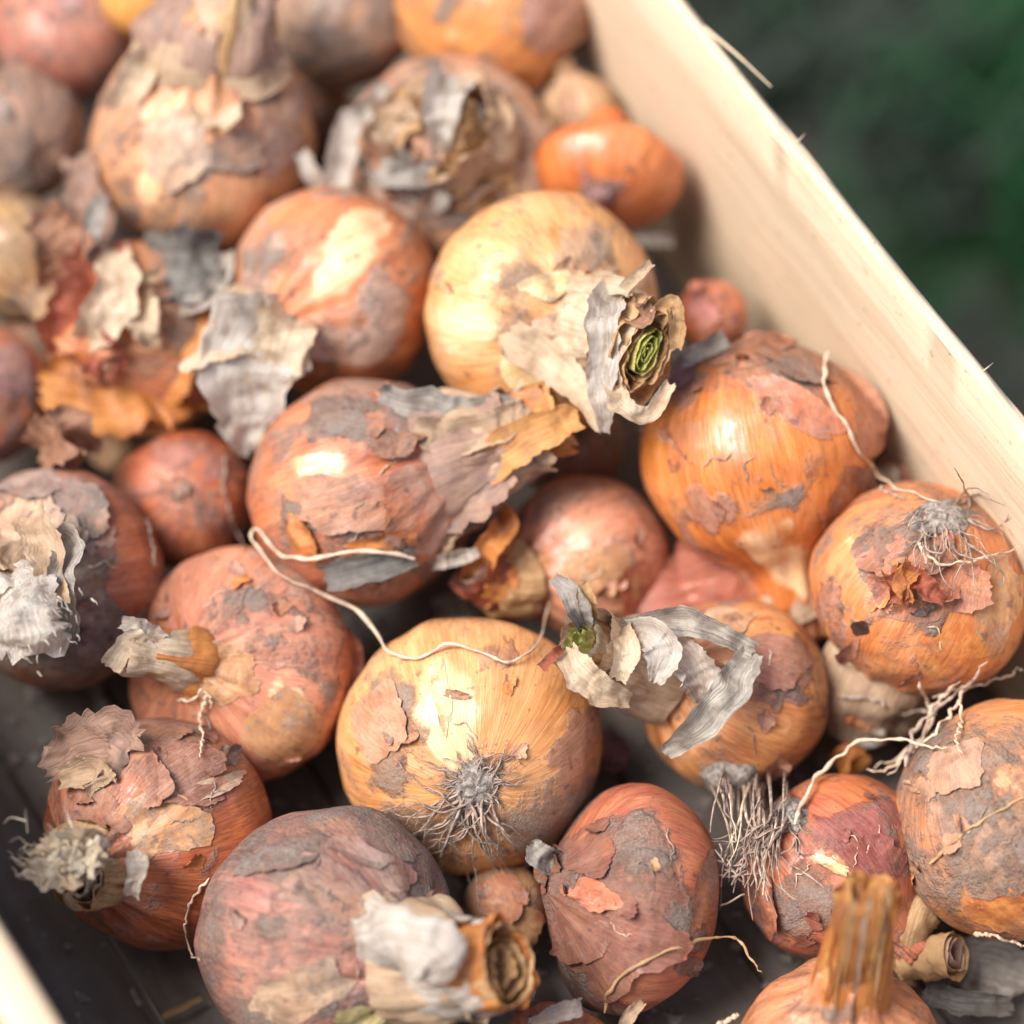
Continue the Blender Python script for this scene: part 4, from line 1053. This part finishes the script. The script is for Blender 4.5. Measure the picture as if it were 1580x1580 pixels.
band = mk('band', 520, 450, 164, 58, (-.62, -.42, .58), s=.90, rn=.27, nl=.1, pal=((.60, .22, .08), (.50, .135, .045)), outer=(.46, .33, .27), dirt=-.04, layer=-.02, gloss=.33, res=MD,
    feats=[('p', 545, 380, 40, 110, 35, .8), ('g', 590, 480, 30, 90, 5, .4), ('d', 420, 400, 50, 30, -10, .35), ('c', 480, 330, 60, 26, -10, .3)],
    label='orange onion with one pale cream band and a white papery neck to its lower left')
stem(band, (385, 585), 8, [dict(r0=14, r1=12, mat='E', rag=.2, s1=.6), dict(r0=12, r1=14, mat='C', rag=.25, s1=.9, flare=4, flat=.6), dict(r0=9, r1=8, mat='W', rag=.3, s1=1.0, flat=.6)], .6)
dd = depth(band.tip)
ribbon([at_depth(455, 480, dd+.010), at_depth(410, 510, dd-.006), at_depth(375, 560, dd-.009), at_depth(375, 630, dd-.003), at_depth(380, 700, dd+.004)], [12, 25, 27, 18, 6], 'W', band, 'papery_flap', 1.5, .15, 10, .3)
ribbon([at_depth(470, 470, dd+.012), at_depth(440, 500, dd-.008), at_depth(425, 560, dd-.008), at_depth(405, 620, dd-.002)], [8, 15, 14, 6], 'C', band, 'papery_flap', 1.2, .2)
ribbon([at_depth(500, 440, dd+.014), at_depth(450, 470, dd+.002), at_depth(400, 470, dd-.002), at_depth(350, 470, dd)], [5, 6, 6, 4], 'W', band, 'papery_flap', 1.0, .3)
ribbon([at_depth(440, 450, dd+.010), at_depth(460, 480, dd), at_depth(470, 510, dd+.004)], [6, 7, 5], 'G', band, 'papery_flap', 2.0, .3)

peel = mk('peel', 222, 520, 150, 44, (-.45, -.20, .86), s=.9, rn=.3, nl=.05, pal=((.58, .22, .075), (.44, .125, .045)), outer=(.32, .15, .085), dirt=-.03, layer=.0, gloss=.4, res=MD,
    feats=[('d', 300, 500, 50, 60, 0, .5), ('c', 240, 610, 60, 26, 0, .5)], label='dark onion wrapped in ragged peeling orange skins at the left')
dd = depth(peel.c) - peel.R
for pts, wd, m_, cr, cu in ((((310, 560, 16), (240, 575, 2), (160, 600, -4), (60, 590, -2)), (22, 26, 24, 9), 'O', 1.2, .22),
                    (((330, 600, 18), (250, 615, 6), (160, 618, 0), (75, 600, 2)), (12, 17, 16, 8), 'T', 1.0, .25),
                    (((285, 430, 12), (262, 500, -2), (235, 570, -2), (215, 620, 6)), (14, 22, 20, 12), 'O', 1.6, .22),
                    (((165, 372, 8), (150, 430, -4), (118, 490, -6), (92, 545, 0)), (13, 19, 18, 10), 'S', 1.6, .22),
                    (((178, 380, 6), (180, 440, -10), (150, 500, -12), (130, 530, -8)), (8, 11, 11, 7), 'C', 1.5, .25),
                    (((196, 450, 2), (215, 490, -12), (236, 535, -8)), (9, 11, 4), 'C', 1.3, .25),
                    (((110, 520, 0), (150, 545, -10), (185, 570, -6)), (10, 12, 7), 'S', 2.0, .3)):
    ribbon([at_depth(x, y, dd + l/1000. + .006) for x, y, l in pts], wd, m_, peel, 'papery_flap', cr, cu, 15, .35)
ribbon([at_depth(225, 400, dd+.012), at_depth(280, 410, dd+.004), at_depth(345, 400, dd+.008)], [13, 20, 14], 'D', peel, 'papery_flap', 1.4, .3)
ribbon([at_depth(260, 475, dd+.006), at_depth(310, 465, dd+.002), at_depth(350, 420, dd+.008), at_depth(350, 390, dd+.010)], [4, 5, 4, 3], 'W', peel, 'papery_flap', .8, .3)
ribbon([at_depth(205, 425, dd+.002), at_depth(225, 428, dd), at_depth(250, 420, dd+.002)], [3, 3.6, 2], 'E', peel, 'papery_flap', .8, .3)

ledge = mk('ledge', -25, 610, 108, 44, (-.5, .2, -.6), s=.9, pal=((.52, .19, .07), (.40, .12, .07)), outer=(.28, .15, .16), dirt=-.05, layer=.0, res=LO,
    feats=[('g', 25, 570, 40, 40, 0, .5)], label='orange and mauve onion cut by the left edge, above the fuzzy white necked one')
smallor = mk('smallor', 172, 690, 42, 22, (.4, .5, -.5), s=.9, pal=TAN, dirt=-.2, res=LO, label='tiny tan onion wedged above the small copper red onion')
ribbon([at_z(55, 700, .055), at_z(85, 680, .066), at_z(110, 670, .066), at_z(130, 710, .050)], [10, 14, 13, 8], 'B', None, 'dry_leaf', 2.0, .3, 30, .4, label='dark brown crumpled leaf scrap between two onions at the left', cat='leaf')
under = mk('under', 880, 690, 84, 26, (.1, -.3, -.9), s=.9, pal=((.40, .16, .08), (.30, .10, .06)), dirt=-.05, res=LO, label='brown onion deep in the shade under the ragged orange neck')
redsm = mk('redsm', 1098, 488, 56, 50, (-.2, .3, .4), s=.95, rn=.2, pal=((.54, .15, .06), (.42, .10, .05)), outer=(.38, .14, .13), dirt=-.15, layer=0, gloss=.22, res=LO, label='small shiny red onion beside the green cut neck')
flake(redsm, 1085, 480, 22, 34, -20, .8, 'P', 0)
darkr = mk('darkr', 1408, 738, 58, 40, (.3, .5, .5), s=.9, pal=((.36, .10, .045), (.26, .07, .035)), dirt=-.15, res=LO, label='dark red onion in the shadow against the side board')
ribbon([on(darkr, 1362, 720, 5), on(darkr, 1372, 735, 7), on(darkr, 1378, 765, 5)], [3, 5, 3], 'W', darkr, 'papery_flap', .8, .3)

# small torn bits of skin and stray hair roots on the sharper bulbs
rb = random.Random(31)
for o_ in (hero, egg, redo, grayo, bigp, lefto, spot, wfuzz, lay, curl, gc, shin, torn, yel):
    for k in range(7):
        a_ = rb.uniform(0, 6.28); r_ = o_.r*math.sqrt(rb.uniform(.05, .8))
        fx, fy = o_.px + math.cos(a_)*r_, o_.py + math.sin(a_)*r_
        if o_ is hero and math.hypot(fx-733, fy-1212) < 70: continue
        flake(o_, fx, fy, rb.uniform(7, 24), rb.uniform(6, 18), rb.uniform(0, 180), rb.uniform(.6, 2.4), rb.choice('PPMGM' if k < 5 else 'BTO'), None, .45, nr=6, ns=36)
    for k in range(3):
        a_ = rb.uniform(0, 6.28); r_ = o_.r*rb.uniform(.1, .7); x_, y_ = o_.px + math.cos(a_)*r_, o_.py + math.sin(a_)*r_
        h_ = rb.uniform(0, 6.28); pts_ = [(x_, y_)]
        for j in range(4):
            h_ += rb.uniform(-.9, .9); x_ += math.cos(h_)*rb.uniform(7, 18); y_ += math.sin(h_)*rb.uniform(7, 18); pts_.append((x_, y_))
        if hit(o_, *pts_[0])[0] is not None and hit(o_, *pts_[-1])[0] is not None:
            strand(pts_, .5, rb.uniform(.14, .26), rb.choice([M_ROOT, M_ROOTP]), None, o_, 'root_hair', n_=24)

# --- back rows, out of focus
spread = mk('spread', 312, 225, 172, 62, (.14, .72, .62), s=.95, rn=.34, nl=.2, pal=((.60, .32, .15), (.54, .20, .08)), outer=(.40, .275, .23), dirt=.0, layer=.03, gloss=.4, res=MD, shoulder=1.08,
    feats=[('d', 350, 230, 80, 30, -5, .35), ('p', 230, 280, 30, 70, 15, .5), ('c', 390, 300, 70, 36, -15, .6), ('g', 430, 190, 40, 70, 0, .4), ('p', 300, 180, 50, 60, 0, .35)],
    label='onion with a tall papery neck reaching up to the top edge at the left')
stem(spread, (352, -25), -2, [dict(r0=22, r1=13, mat='E', rag=.2, s1=.7, flat=.7, s0=-.25, kf=8), dict(r0=19, r1=13, mat='P', rag=.25, s1=.9, flat=.7, kf=8), dict(r0=15, r1=12, mat='T', rag=.15, s1=1.05, flat=.8, fold=.2)], .5)
dd = depth(spread.tip)
ribbon([on(spread, 180, 170, 2), on(spread, 220, 110, 7), at_depth(260, 55, dd-.004), at_depth(295, 0, dd-.004)], [8, 9, 7, 5], 'C', spread, 'papery_flap', 1.0, .3)
ribbon([at_depth(262, 50, dd-.006), at_depth(283, 20, dd-.008), at_depth(300, -10, dd-.006)], [7, 8, 6], 'W', spread, 'papery_flap', 1.2, .3)
ribbon([on(spread, 330, 190, 4), at_depth(350, 120, dd+.0), at_depth(385, 75, dd-.006), at_depth(405, 85, dd-.002)], [12, 15, 10, 6], 'C', spread, 'papery_flap', 1.4, .25)
flake(spread, 360, 235, 70, 30, -8, 1.4, 'G', 90)
flake(spread, 270, 230, 60, 60, 20, 1.2, 'E', 60)
flake(spread, 430, 210, 40, 70, 10, 1.2, 'P', 180)

rose = mk('rose', 690, 243, 160, 60, (0.0, .22, .96), s=.70, rn=.30, nl=.0, pal=((.50, .27, .16), (.46, .19, .09)), outer=(.40, .28, .21), dirt=-.02, layer=.0, gloss=.45, res=MD,
    feats=[('d', 690, 330, 120, 22, 0, .3), ('c', 690, 370, 70, 20, 0, .4), ('p', 790, 215, 50, 30, -20, .25)], label='grey beige onion with an open rosette of papery skins and a white wisp')
stem(rose, (676, 196), 3, [dict(r0=19, r1=15, mat='E', rag=.4, s1=.7, flat=.85, flare=5), dict(r0=13, r1=11, mat='T', rag=.4, s1=.85, flat=.85, flare=3), dict(r0=10, r1=7, mat='C', rag=.25, s1=.95, flat=.8, flare=1.5), dict(r0=6, r1=4, mat='T', rag=.2, s1=.9, flat=.8)], .6)
for k in range(11):
    an = k/11*6.283 + .3; r0_, r1_ = 62, 62 + random.uniform(50, 90)
    x0_, y0_ = 685 + math.cos(an)*r0_, 215 + math.sin(an)*r0_*.8; x1_, y1_ = 688 + math.cos(an)*r1_, 235 + math.sin(an)*r1_*.8
    ribbon([on(rose, x0_, y0_, 2.2), on(rose, (x0_+x1_)/2, (y0_+y1_)/2, 2.0), on(rose, x1_, y1_, .8)], [13, 17, 9], 'ETPGB'[k % 5], rose, 'papery_flap', 1.3, .15, 0, .4)
dd = depth(rose.tip)
ribbon([at_depth(705, 115, dd), at_depth(685, 145, dd-.008), at_depth(682, 200, dd-.008), at_depth(672, 275, dd+.004)], [10, 13, 7, 4], 'W', rose, 'papery_flap', 1.5, .3)
ribbon([at_depth(600, 130, dd+.012), at_depth(560, 175, dd+.004), at_depth(535, 200, dd+.002), at_depth(515, 315, dd+.004)], [4, 5, 7, 7], 'W', rose, 'papery_flap', .8, .3)
ribbon([at_depth(462, 235, dd+.004), at_depth(480, 265, dd+.002), at_depth(500, 310, dd+.006)], [4, 5, 4], 'W', rose, 'papery_flap', .6, .3)
ribbon([at_depth(560, 240, dd+.010), at_depth(600, 268, dd+.0), at_depth(680, 265, dd-.002), at_depth(760, 240, dd+.006)], [5, 8, 7, 4], 'G', rose, 'papery_flap', 1.2, .35)
ribbon([at_depth(600, 150, dd+.008), at_depth(612, 200, dd-.002), at_depth(640, 245, dd+.004)], [7, 12, 8], 'E', rose, 'papery_flap', 1.2, .35)
ribbon([at_depth(740, 150, dd+.008), at_depth(760, 190, dd-.002), at_depth(720, 260, dd+.004)], [7, 10, 6], 'E', rose, 'papery_flap', 1.2, .35)
flake(rose, 790, 240, 56, 80, 20, 2.2, 'E', 0)
flake(rose, 600, 310, 60, 40, 30, 1.4, 'G', 90)

flat = mk('flat', 934, 274, 121, 64, (.06, .88, -.46), s=.55, pal=((.62, .18, .035), (.48, .10, .022)), outer=(.34, .14, .12), dirt=-.2, layer=-.18, gloss=.2, res=MD, lump=.02,
    feats=[('d', 925, 300, 36, 18, 0, .6), ('g', 930, 300, 50, 26, 0, .5)], label='smooth flattened copper orange onion near the side board at the back')
root_plate(flat, 925, 303, 26, 14, 2, P_MAUVE)
ribbon([at_z(920, 352, .050), at_z(970, 366, .052), at_z(1040, 372, .050)], [4, 5, 3], 'G', None, 'dry_leaf', 1.0, .3, label='thin grey leaf shred below the flattened orange onion', cat='leaf')
tanb = mk('tanb', 892, 175, 62, 52, (-.2, .6, .3), s=.95, pal=TAN, dirt=-.15, res=LO, label='small tan onion behind the flattened orange one')
topo = mk('topo', 752, 18, 146, 66, (.3, .5, -.5), s=.85, pal=((.68, .29, .07), (.56, .18, .05)), outer=(.30, .17, .15), dirt=-.1, layer=-.05, gloss=.25, res=MD,
    feats=[('g', 840, 30, 40, 60, 20, .6), ('d', 690, 10, 20, 26, 0, .4), ('p', 720, 60, 50, 26, 0, .3)], label='bright orange onion at the top edge beside the side board')
flake(topo, 855, 20, 40, 60, 10, 2.0, 'M', 0)
ribbon([at_z(830, 100, .050), at_z(870, 110, .056), at_z(905, 90, .060)], [7, 9, 6], 'D', None, 'dry_leaf', 1.4, .3, label='dark leaf scrap under the bright orange onion at the top edge', cat='leaf')
greyt = mk('greyt', 522, 35, 112, 58, (.1, .5, -.6), s=.85, lump=.06, feats=[('c', 560, 120, 80, 26, -20, .5), ('p', 545, 20, 30, 40, 0, .3)], pal=((.42, .26, .16), (.40, .18, .09)), outer=(.32, .25, .21), dirt=.05, layer=.05, gloss=.5, res=LO, label='dull grey brown onion at the top edge')
goldt = mk('goldt', 222, -8, 70, 72, (.3, .6, .2), s=.9, pal=((.74, .36, .06), (.66, .26, .04)), dirt=-.25, layer=-.25, gloss=.2, res=LO, label='small golden onion at the top edge')
mauvet = mk('mauvet', 108, 48, 116, 54, (-.3, .5, .3), s=.9, pal=((.50, .20, .12), (.42, .13, .09)), outer=(.34, .21, .21), dirt=-.02, layer=.05, gloss=.35, res=LO, label='mauve and copper onion near the top left corner')
corner = mk('corner', -20, 30, 90, 48, (-.3, .5, .3), s=.9, pal=((.56, .24, .12), (.42, .16, .10)), outer=(.38, .24, .21), dirt=-.02, res=LO, label='dull orange onion in the top left corner')
grl = mk('grl', 22, 212, 108, 56, (-.5, .3, -.6), s=.9, lump=.07, pal=((.36, .22, .15), (.38, .17, .09)), outer=(.23, .185, .165), dirt=.09, layer=.08, gloss=.55, res=LO, label='soil covered dark grey onion at the upper left edge')
olive = mk('olive', 18, 395, 98, 44, (.3, -.4, .3), s=.95, pal=((.46, .29, .12), (.34, .17, .07)), outer=(.30, .20, .13), dirt=-.02, res=LO, label='olive brown onion at the left edge under the soil covered one')
ribbon([at_z(115, 240, .070), at_z(135, 330, .066), at_z(150, 390, .060)], [8, 12, 8], 'P', None, 'dry_leaf', 1.6, .3, label='brown papery leaf hanging between the onions at the upper left', cat='leaf')
ribbon([at_z(155, 300, .075), at_z(145, 350, .075), at_z(125, 420, .066)], [4, 5, 3], 'G', None, 'dry_leaf', 1.0, .3, label='narrow silvery grey leaf shred at the upper left', cat='leaf')
ribbon([at_z(60, 330, .075), at_z(95, 380, .07), at_z(85, 450, .06)], [10, 16, 8], 'B', None, 'dry_leaf', 1.6, .3, label='brown curled leaf beside the olive brown onion', cat='leaf')

mk('fill_a', 452, 158, 92, 26, (.3, .3, -.8), s=.9, pal=((.40, .17, .08), (.28, .09, .04)), dirt=-.02, res=LO, label='dark brown filler onion darkening the gap between the tall necked onion and the rosette one')  # added so the gap shows dark instead of bare floor
mk('fill_b', 92, 505, 92, 24, (.2, .4, -.8), s=.9, pal=((.38, .18, .09), (.28, .10, .05)), dirt=.02, res=LO, label='dark brown filler onion darkening the gap left of the one wrapped in peeling skins')  # added filler, keeps the gap beside the peeling onion dark
brn = mk('brn', 780, 1400, 66, 22, (-.3, .2, -.9), s=.9, rn=.2, pal=((.40, .20, .09), (.30, .13, .06)), dirt=0, res=LO, label='brown papery onion wedged between the purple grey and the egg shaped onions')
flake(brn, 775, 1385, 44, 40, 0, 1.4, 'B', 60)
flake(brn, 800, 1420, 34, 36, 0, 1.0, 'T', 60)
# the short cut stems in the lower right
ribbon([at_z(1400, 1500, .020), at_z(1405, 1450, .030), at_z(1420, 1405, .034), at_z(1436, 1380, .034)], [13, 12, 11, 10], 'T', redo, 'stem', .8, -.45, 0, .2)
roll = bpy.data.objects.new('cut_stem', None)

# ------------------------------------------------------------------ root clumps and loose strands
rb = random.Random(5)
dr = depth(redo.c) - redo.R*.80
for k in range(34):
    x0_, y0_ = rb.uniform(1092, 1215), rb.uniform(1186, 1240)
    x1_ = 1105 + (x0_-1092)*.75 + rb.gauss(0, 22); y1_ = y0_ + rb.uniform(70, 185)
    if k > 25: x0_, y0_, x1_, y1_ = rb.uniform(1195, 1225), rb.uniform(1235, 1265), rb.uniform(1095, 1190), rb.uniform(1290, 1392)
    d0_, d1_ = dr + rb.uniform(-.002, .007), dr + rb.uniform(-.004, .006)
    n_ = 6; P_ = []
    for j in range(n_):
        t_ = j/(n_-1)
        P_.append(list(at_depth(x0_ + (x1_-x0_)*t_ + rb.gauss(0, 3.2)*(0 < j), y0_ + (y1_-y0_)*t_ + rb.gauss(0, 3)*(0 < j < 5), d0_ + (d1_-d0_)*t_)))
    P_[0] = list(on(redo if k > 25 else gc, x0_, min(y0_, 1206 if k <= 25 else 1262), .4))
    rr_ = np.interp(np.linspace(0, 1, 26), [0, .3, 1], [1.1, .85, .35])*rb.uniform(.26, .52)/1000.
    W, Fq = tube_path(catmull(P_, 26), rr_, 5)
    part(gc, 'root', W, Fq, M_ROOT if k % 4 else M_ROOTP, None, gc.plate)
for k in range(16):
    a_ = rb.uniform(0, 6.28); x_, y_ = 1128 + rb.gauss(0, 22), 1345 + rb.gauss(0, 16)
    P_ = [list(at_depth(x_ + math.cos(a_)*22*t_ + rb.gauss(0, 3), y_ + math.sin(a_)*15*t_ + rb.gauss(0, 3), dr + rb.uniform(-.001, .002))) for t_ in (-1, -.4, .3, 1)]
    W, Fq = tube_path(catmull(P_, 14), np.full(14, .00028), 5)
    part(gc, 'root', W, Fq, M_ROOT, None, gc.plate)
roots(redo, 1222, 1262, 16, 90, 170, 110, 180, 7, .46, 16, free=.9, fwd=10)
roots(redo, 1222, 1262, 6, 40, 90, 60, 150, 3, .40, 14, seed=8, free=.5)
for pts, rad, mt in ((((1225, 1272), (1250, 1215), (1300, 1160), (1360, 1140), (1430, 1150), (1460, 1155)), .62, M_ROOTP),
                     (((1290, 1070), (1350, 1080), (1390, 1100), (1440, 1090), (1480, 1050)), .62, M_ROOT),
                     (((1400, 1180), (1410, 1130), (1450, 1090), (1500, 1050), (1525, 1020)), .75, M_ROOT),
                     (((1420, 1050), (1432, 1085), (1440, 1110), (1400, 1160), (1350, 1185)), .55, M_ROOTP),
                     (((1475, 1055), (1440, 1090), (1420, 1140), (1380, 1180), (1340, 1190)), .6, M_ROOTP),
                     (((1490, 1060), (1460, 1110), (1420, 1150), (1370, 1195)), .5, M_ROOTP),
                     (((1480, 1080), (1482, 1120), (1475, 1140), (1482, 1160)), .4, M_ROOTP),
                     (((1440, 1075), (1500, 1060), (1545, 1045), (1580, 1030)), .5, M_ROOT)):
    strand(pts, 4.5, rad, mt, None, grayo, 'root', jit=.8)
strand(((1435, 1335), (1470, 1300), (1510, 1270), (1560, 1240), (1600, 1225)), .5, .5, P_TAN, None, grayo, 'skin_edge', jit=.5)
L = [(((470, 905), (560, 950), (600, 1003), (640, 1015), (690, 995), (740, 1005), (790, 1022), (830, 990), (848, 930)), 2.0, .60, M_ROOTP, 'long cream root strand draped over the top of the large yellow onion'),
     (((640, 860), (560, 850), (480, 862), (430, 855), (395, 815), (392, 835), (430, 885), (475, 907)), 3.0, .62, M_ROOTP, 'looped cream root strand hooked at its left end, over the onion with layered mauve skins'),
     (((1280, 540), (1272, 590), (1300, 650), (1330, 700), (1370, 745), (1450, 775)), 2.5, .60, M_ROOTP, 'pale root strand running down the right side of the glossy bright orange onion'),
     (((990, 620), (970, 660), (940, 690), (930, 730)), 2.0, .62, M_ROOT, 'short brown root hanging below the green cut neck of the yellow onion'),
     (((985, 660), (1020, 672), (1050, 700), (1065, 715)), .6, .32, M_ROOT, 'hair thin root lying on the left of the glossy bright orange onion'),
     (((348, 700), (346, 760), (362, 810), (380, 850)), 1.2, .36, M_ROOT, 'thin root down the right side of the small copper red onion'),
     (((225, 800), (236, 840), (240, 870), (232, 860)), 1.5, .36, M_ROOT, 'thin root curl at the lower left of the small copper red onion'),
     (((320, 1070), (310, 1110), (312, 1140), (306, 1168)), 2.2, .58, M_ROOTP, 'little branching root on the top of the copper coloured onion at the lower left'),
     (((270, 1082), (295, 1080), (312, 1066), (325, 1080), (322, 1095)), 2.2, .40, M_ROOTP, 'tiny curled root across the pinkish spotted onion'),
     (((325, 1355), (295, 1390), (285, 1430), (295, 1475), (310, 1480)), 1.0, .40, M_ROOTP, 'thin root looping at the left of the big purple grey onion'),
     (((1140, 1565), (1110, 1582), (1080, 1600)), 6, .75, M_ROOTP, 'pale root end at the bottom edge beside the onion with the upright stem'),
     (((935, 1560), (945, 1520), (1000, 1480), (1080, 1452), (1130, 1446), (1160, 1480), (1175, 1500)), 1.6, .55, P_TAN, 'tan skin thread across the lower part of the egg shaped onion'),
     (((1500, 1440), (1545, 1448), (1590, 1465)), 3, .6, M_ROOTP, 'pale root strand low at the right edge below the big earth coloured onion'),
     (((1345, 745), (1370, 760), (1400, 770)), 2.0, .5, M_ROOT, 'stub of root by the torn top of the onion against the side board'),
     (((1430, 870), (1420, 840), (1450, 870), (1500, 865), (1570, 845)), 4.0, .5, M_ROOTP, 'pale root strand arching over the onion against the side board')]
for pts, lf, rad, mt, lb in L:
    strand(pts, lf, rad, mt, lb)
# dark leaf strip
q = [onall(x, y, l) for x, y, l in ((500, 893, 3.5), (545, 882, 4), (600, 868, 4), (640, 860, 3))]
ribbon(q, [6.5, 8, 7, 4], 'D', None, 'dry_leaf', .8, .25, 0, .15, label='dark grey dried leaf strip below the onion with layered mauve skins', cat='leaf')
# scraps on the crate floor
def scrap(pts, wd, mt, lb, cr=1.2): ribbon([at_z(x, y, z) for x, y, z in pts], wd, mt, None, 'dry_leaf', cr, .25, 0, .3, label=lb, cat='leaf')
scrap(((110, 985, .012), (135, 1040, .010), (160, 1090, .010)), [4, 5, 3], 'G', 'narrow grey leaf hanging down by the fuzzy white neck', .6)
scrap(((1420, 1530, .014), (1480, 1545, .018), (1560, 1550, .014)), [5, 7, 5], 'D', 'dark grey leaf on the crate floor in the lower right corner')
scrap(((1480, 1480, .008), (1530, 1490, .012), (1580, 1510, .010)), [12, 18, 14], 'G', 'crumpled grey leaf at the right edge under the big earth coloured onion')
scrap(((1300, 1130, .020), (1340, 1120, .024), (1390, 1120, .020)), [7, 10, 6], 'G', 'grey papery scrap in the gap left of the big earth coloured onion', 1.6)
scrap(((1330, 1105, .026), (1350, 1112, .030), (1365, 1125, .026)), [4, 6, 4], 'W', 'white paper skin bit in the gap at the right', 1.4)
scrap(((670, 945, .012), (700, 940, .018), (745, 935, .014)), [6, 9, 6], 'G', 'grey papery scrap in the gap above the large yellow onion', 1.4)
scrap(((800, 1480, .018), (812, 1510, .022), (820, 1545, .018)), [4, 5, 2], 'W', 'white ragged skin bit right of the cut white neck', 1.0)
scrap(((780, 1320, .024), (795, 1330, .026), (815, 1340, .022)), [4, 4, 3], 'W', 'white skin bit under the roots of the large yellow onion', 1.0)
scrap(((820, 1580, .040), (870, 1560, .046), (900, 1552, .044)), [3, 5, 4], 'W', 'white paper strip at the bottom edge')
scrap(((960, 1600, .036), (970, 1570, .040), (990, 1545, .040)), [4, 4, 2], 'E', 'tan leaf tip at the bottom edge below the egg shaped onion', .6)
scrap(((930, 1130, .010), (945, 1160, .014), (935, 1190, .010)), [7, 9, 6], 'M', 'mauve skin scrap right of the large yellow onion', 1.2)
scrap(((250, 1570, .004), (280, 1555, .006), (310, 1540, .005)), [1.4, 1.6, 1.2], 'T', 'thin tan straw on the crate floor at the bottom left', .1)
scrap(((1250, 1480, .006), (1330, 1500, .010), (1400, 1490, .008)), [10, 16, 10], 'B', 'brown skin scrap on the floor beside the upright stem', 1.5)
scrap(((1290, 1180, .020), (1310, 1170, .026), (1330, 1190, .02)), [6, 8, 6], 'O', 'orange skin scrap behind the red and orange onion', 1.0)

# rolled cut stem lying on the floor
C.objects.link(roll)
pr_ = [at_z(1400, 1478, .022), at_z(1440, 1476, .026), at_z(1476, 1474, .030)]
roll.location = pr_[0]
tag(roll, 'short rolled tan stem lying right of the upright orange stem', 'stem')
for k, (rad, mt) in enumerate(((6.0, P_TAN), (4.6, P_BEIGE), (3.2, P_PINK))):
    Pc = catmull([list(p) for p in pr_], 20)
    W, Fq = tube_path(Pc, np.linspace(rad*.8, rad, 20)/1000., 40)
    W += (fbm(W*260 + k, 3)-.5)[:, None]*.003
    me = mesh_np('skin_layer', W - np.array(roll.location), Fq, mt)
    link('skin_layer', me, roll)

# splinters along the sawn edge of the side board
rs = random.Random(3)
for (px, py, dx, dy, ln, wd) in ((1086, 42, 100, 92, 1.0, .9), (1226, 222, 16, -16, 1, .35), (1512, 576, 20, -16, 1, .3)):
    p0 = at_z(px, py, HR-.001); p1 = at_z(px+dx*.5+3, py+dy*.5-2, HR+.001); p2 = at_z(px+dx+(4 if dx > 40 else 0), py+dy, HR)
    pts = [cl(p) - Vector((0, 0, 0)) for p in (p0, p1, p2)]
    W, Fq = tube_path(catmull([list(p) for p in pts], 12), np.linspace(.5*wd, .15*wd, 12)/1000.*1.2, 5)
    link('splinter', mesh_np('splinter', W, Fq, M_WOOD), right)

# crumbs of soil and skin lying on the crate floor
rc = np.random.RandomState(12); VV = []; FF = []; off = 0
for k in range(1100):
    x, y = rc.uniform(-20, 1600), rc.uniform(620, 1600)
    c0 = np.array(at_z(x, y, .0012)); r_ = rc.choice([.0006, .001, .0018, .003], p=[.4, .35, .18, .07])
    th = np.sort(rc.uniform(0, 6.28, 6)); rad = r_*rc.uniform(.5, 1.3, 6)
    low = np.stack([c0[0]+np.cos(th)*rad, c0[1]+np.sin(th)*rad*.8, np.full(6, .0006)], -1)
    top = np.array([[c0[0]+rc.uniform(-.3, .3)*r_, c0[1], .0008 + r_*rc.uniform(.3, .9)]])
    VV.append(np.vstack([low, top])); FF += [[off+i, off+(i+1) % 6, off+6] for i in range(6)]; off += 7
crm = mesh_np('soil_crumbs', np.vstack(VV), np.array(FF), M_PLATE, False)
tag(link('soil_crumbs', crm), 'crumbs of dry soil and skin on the crate floor', 'soil crumbs', kind='stuff')
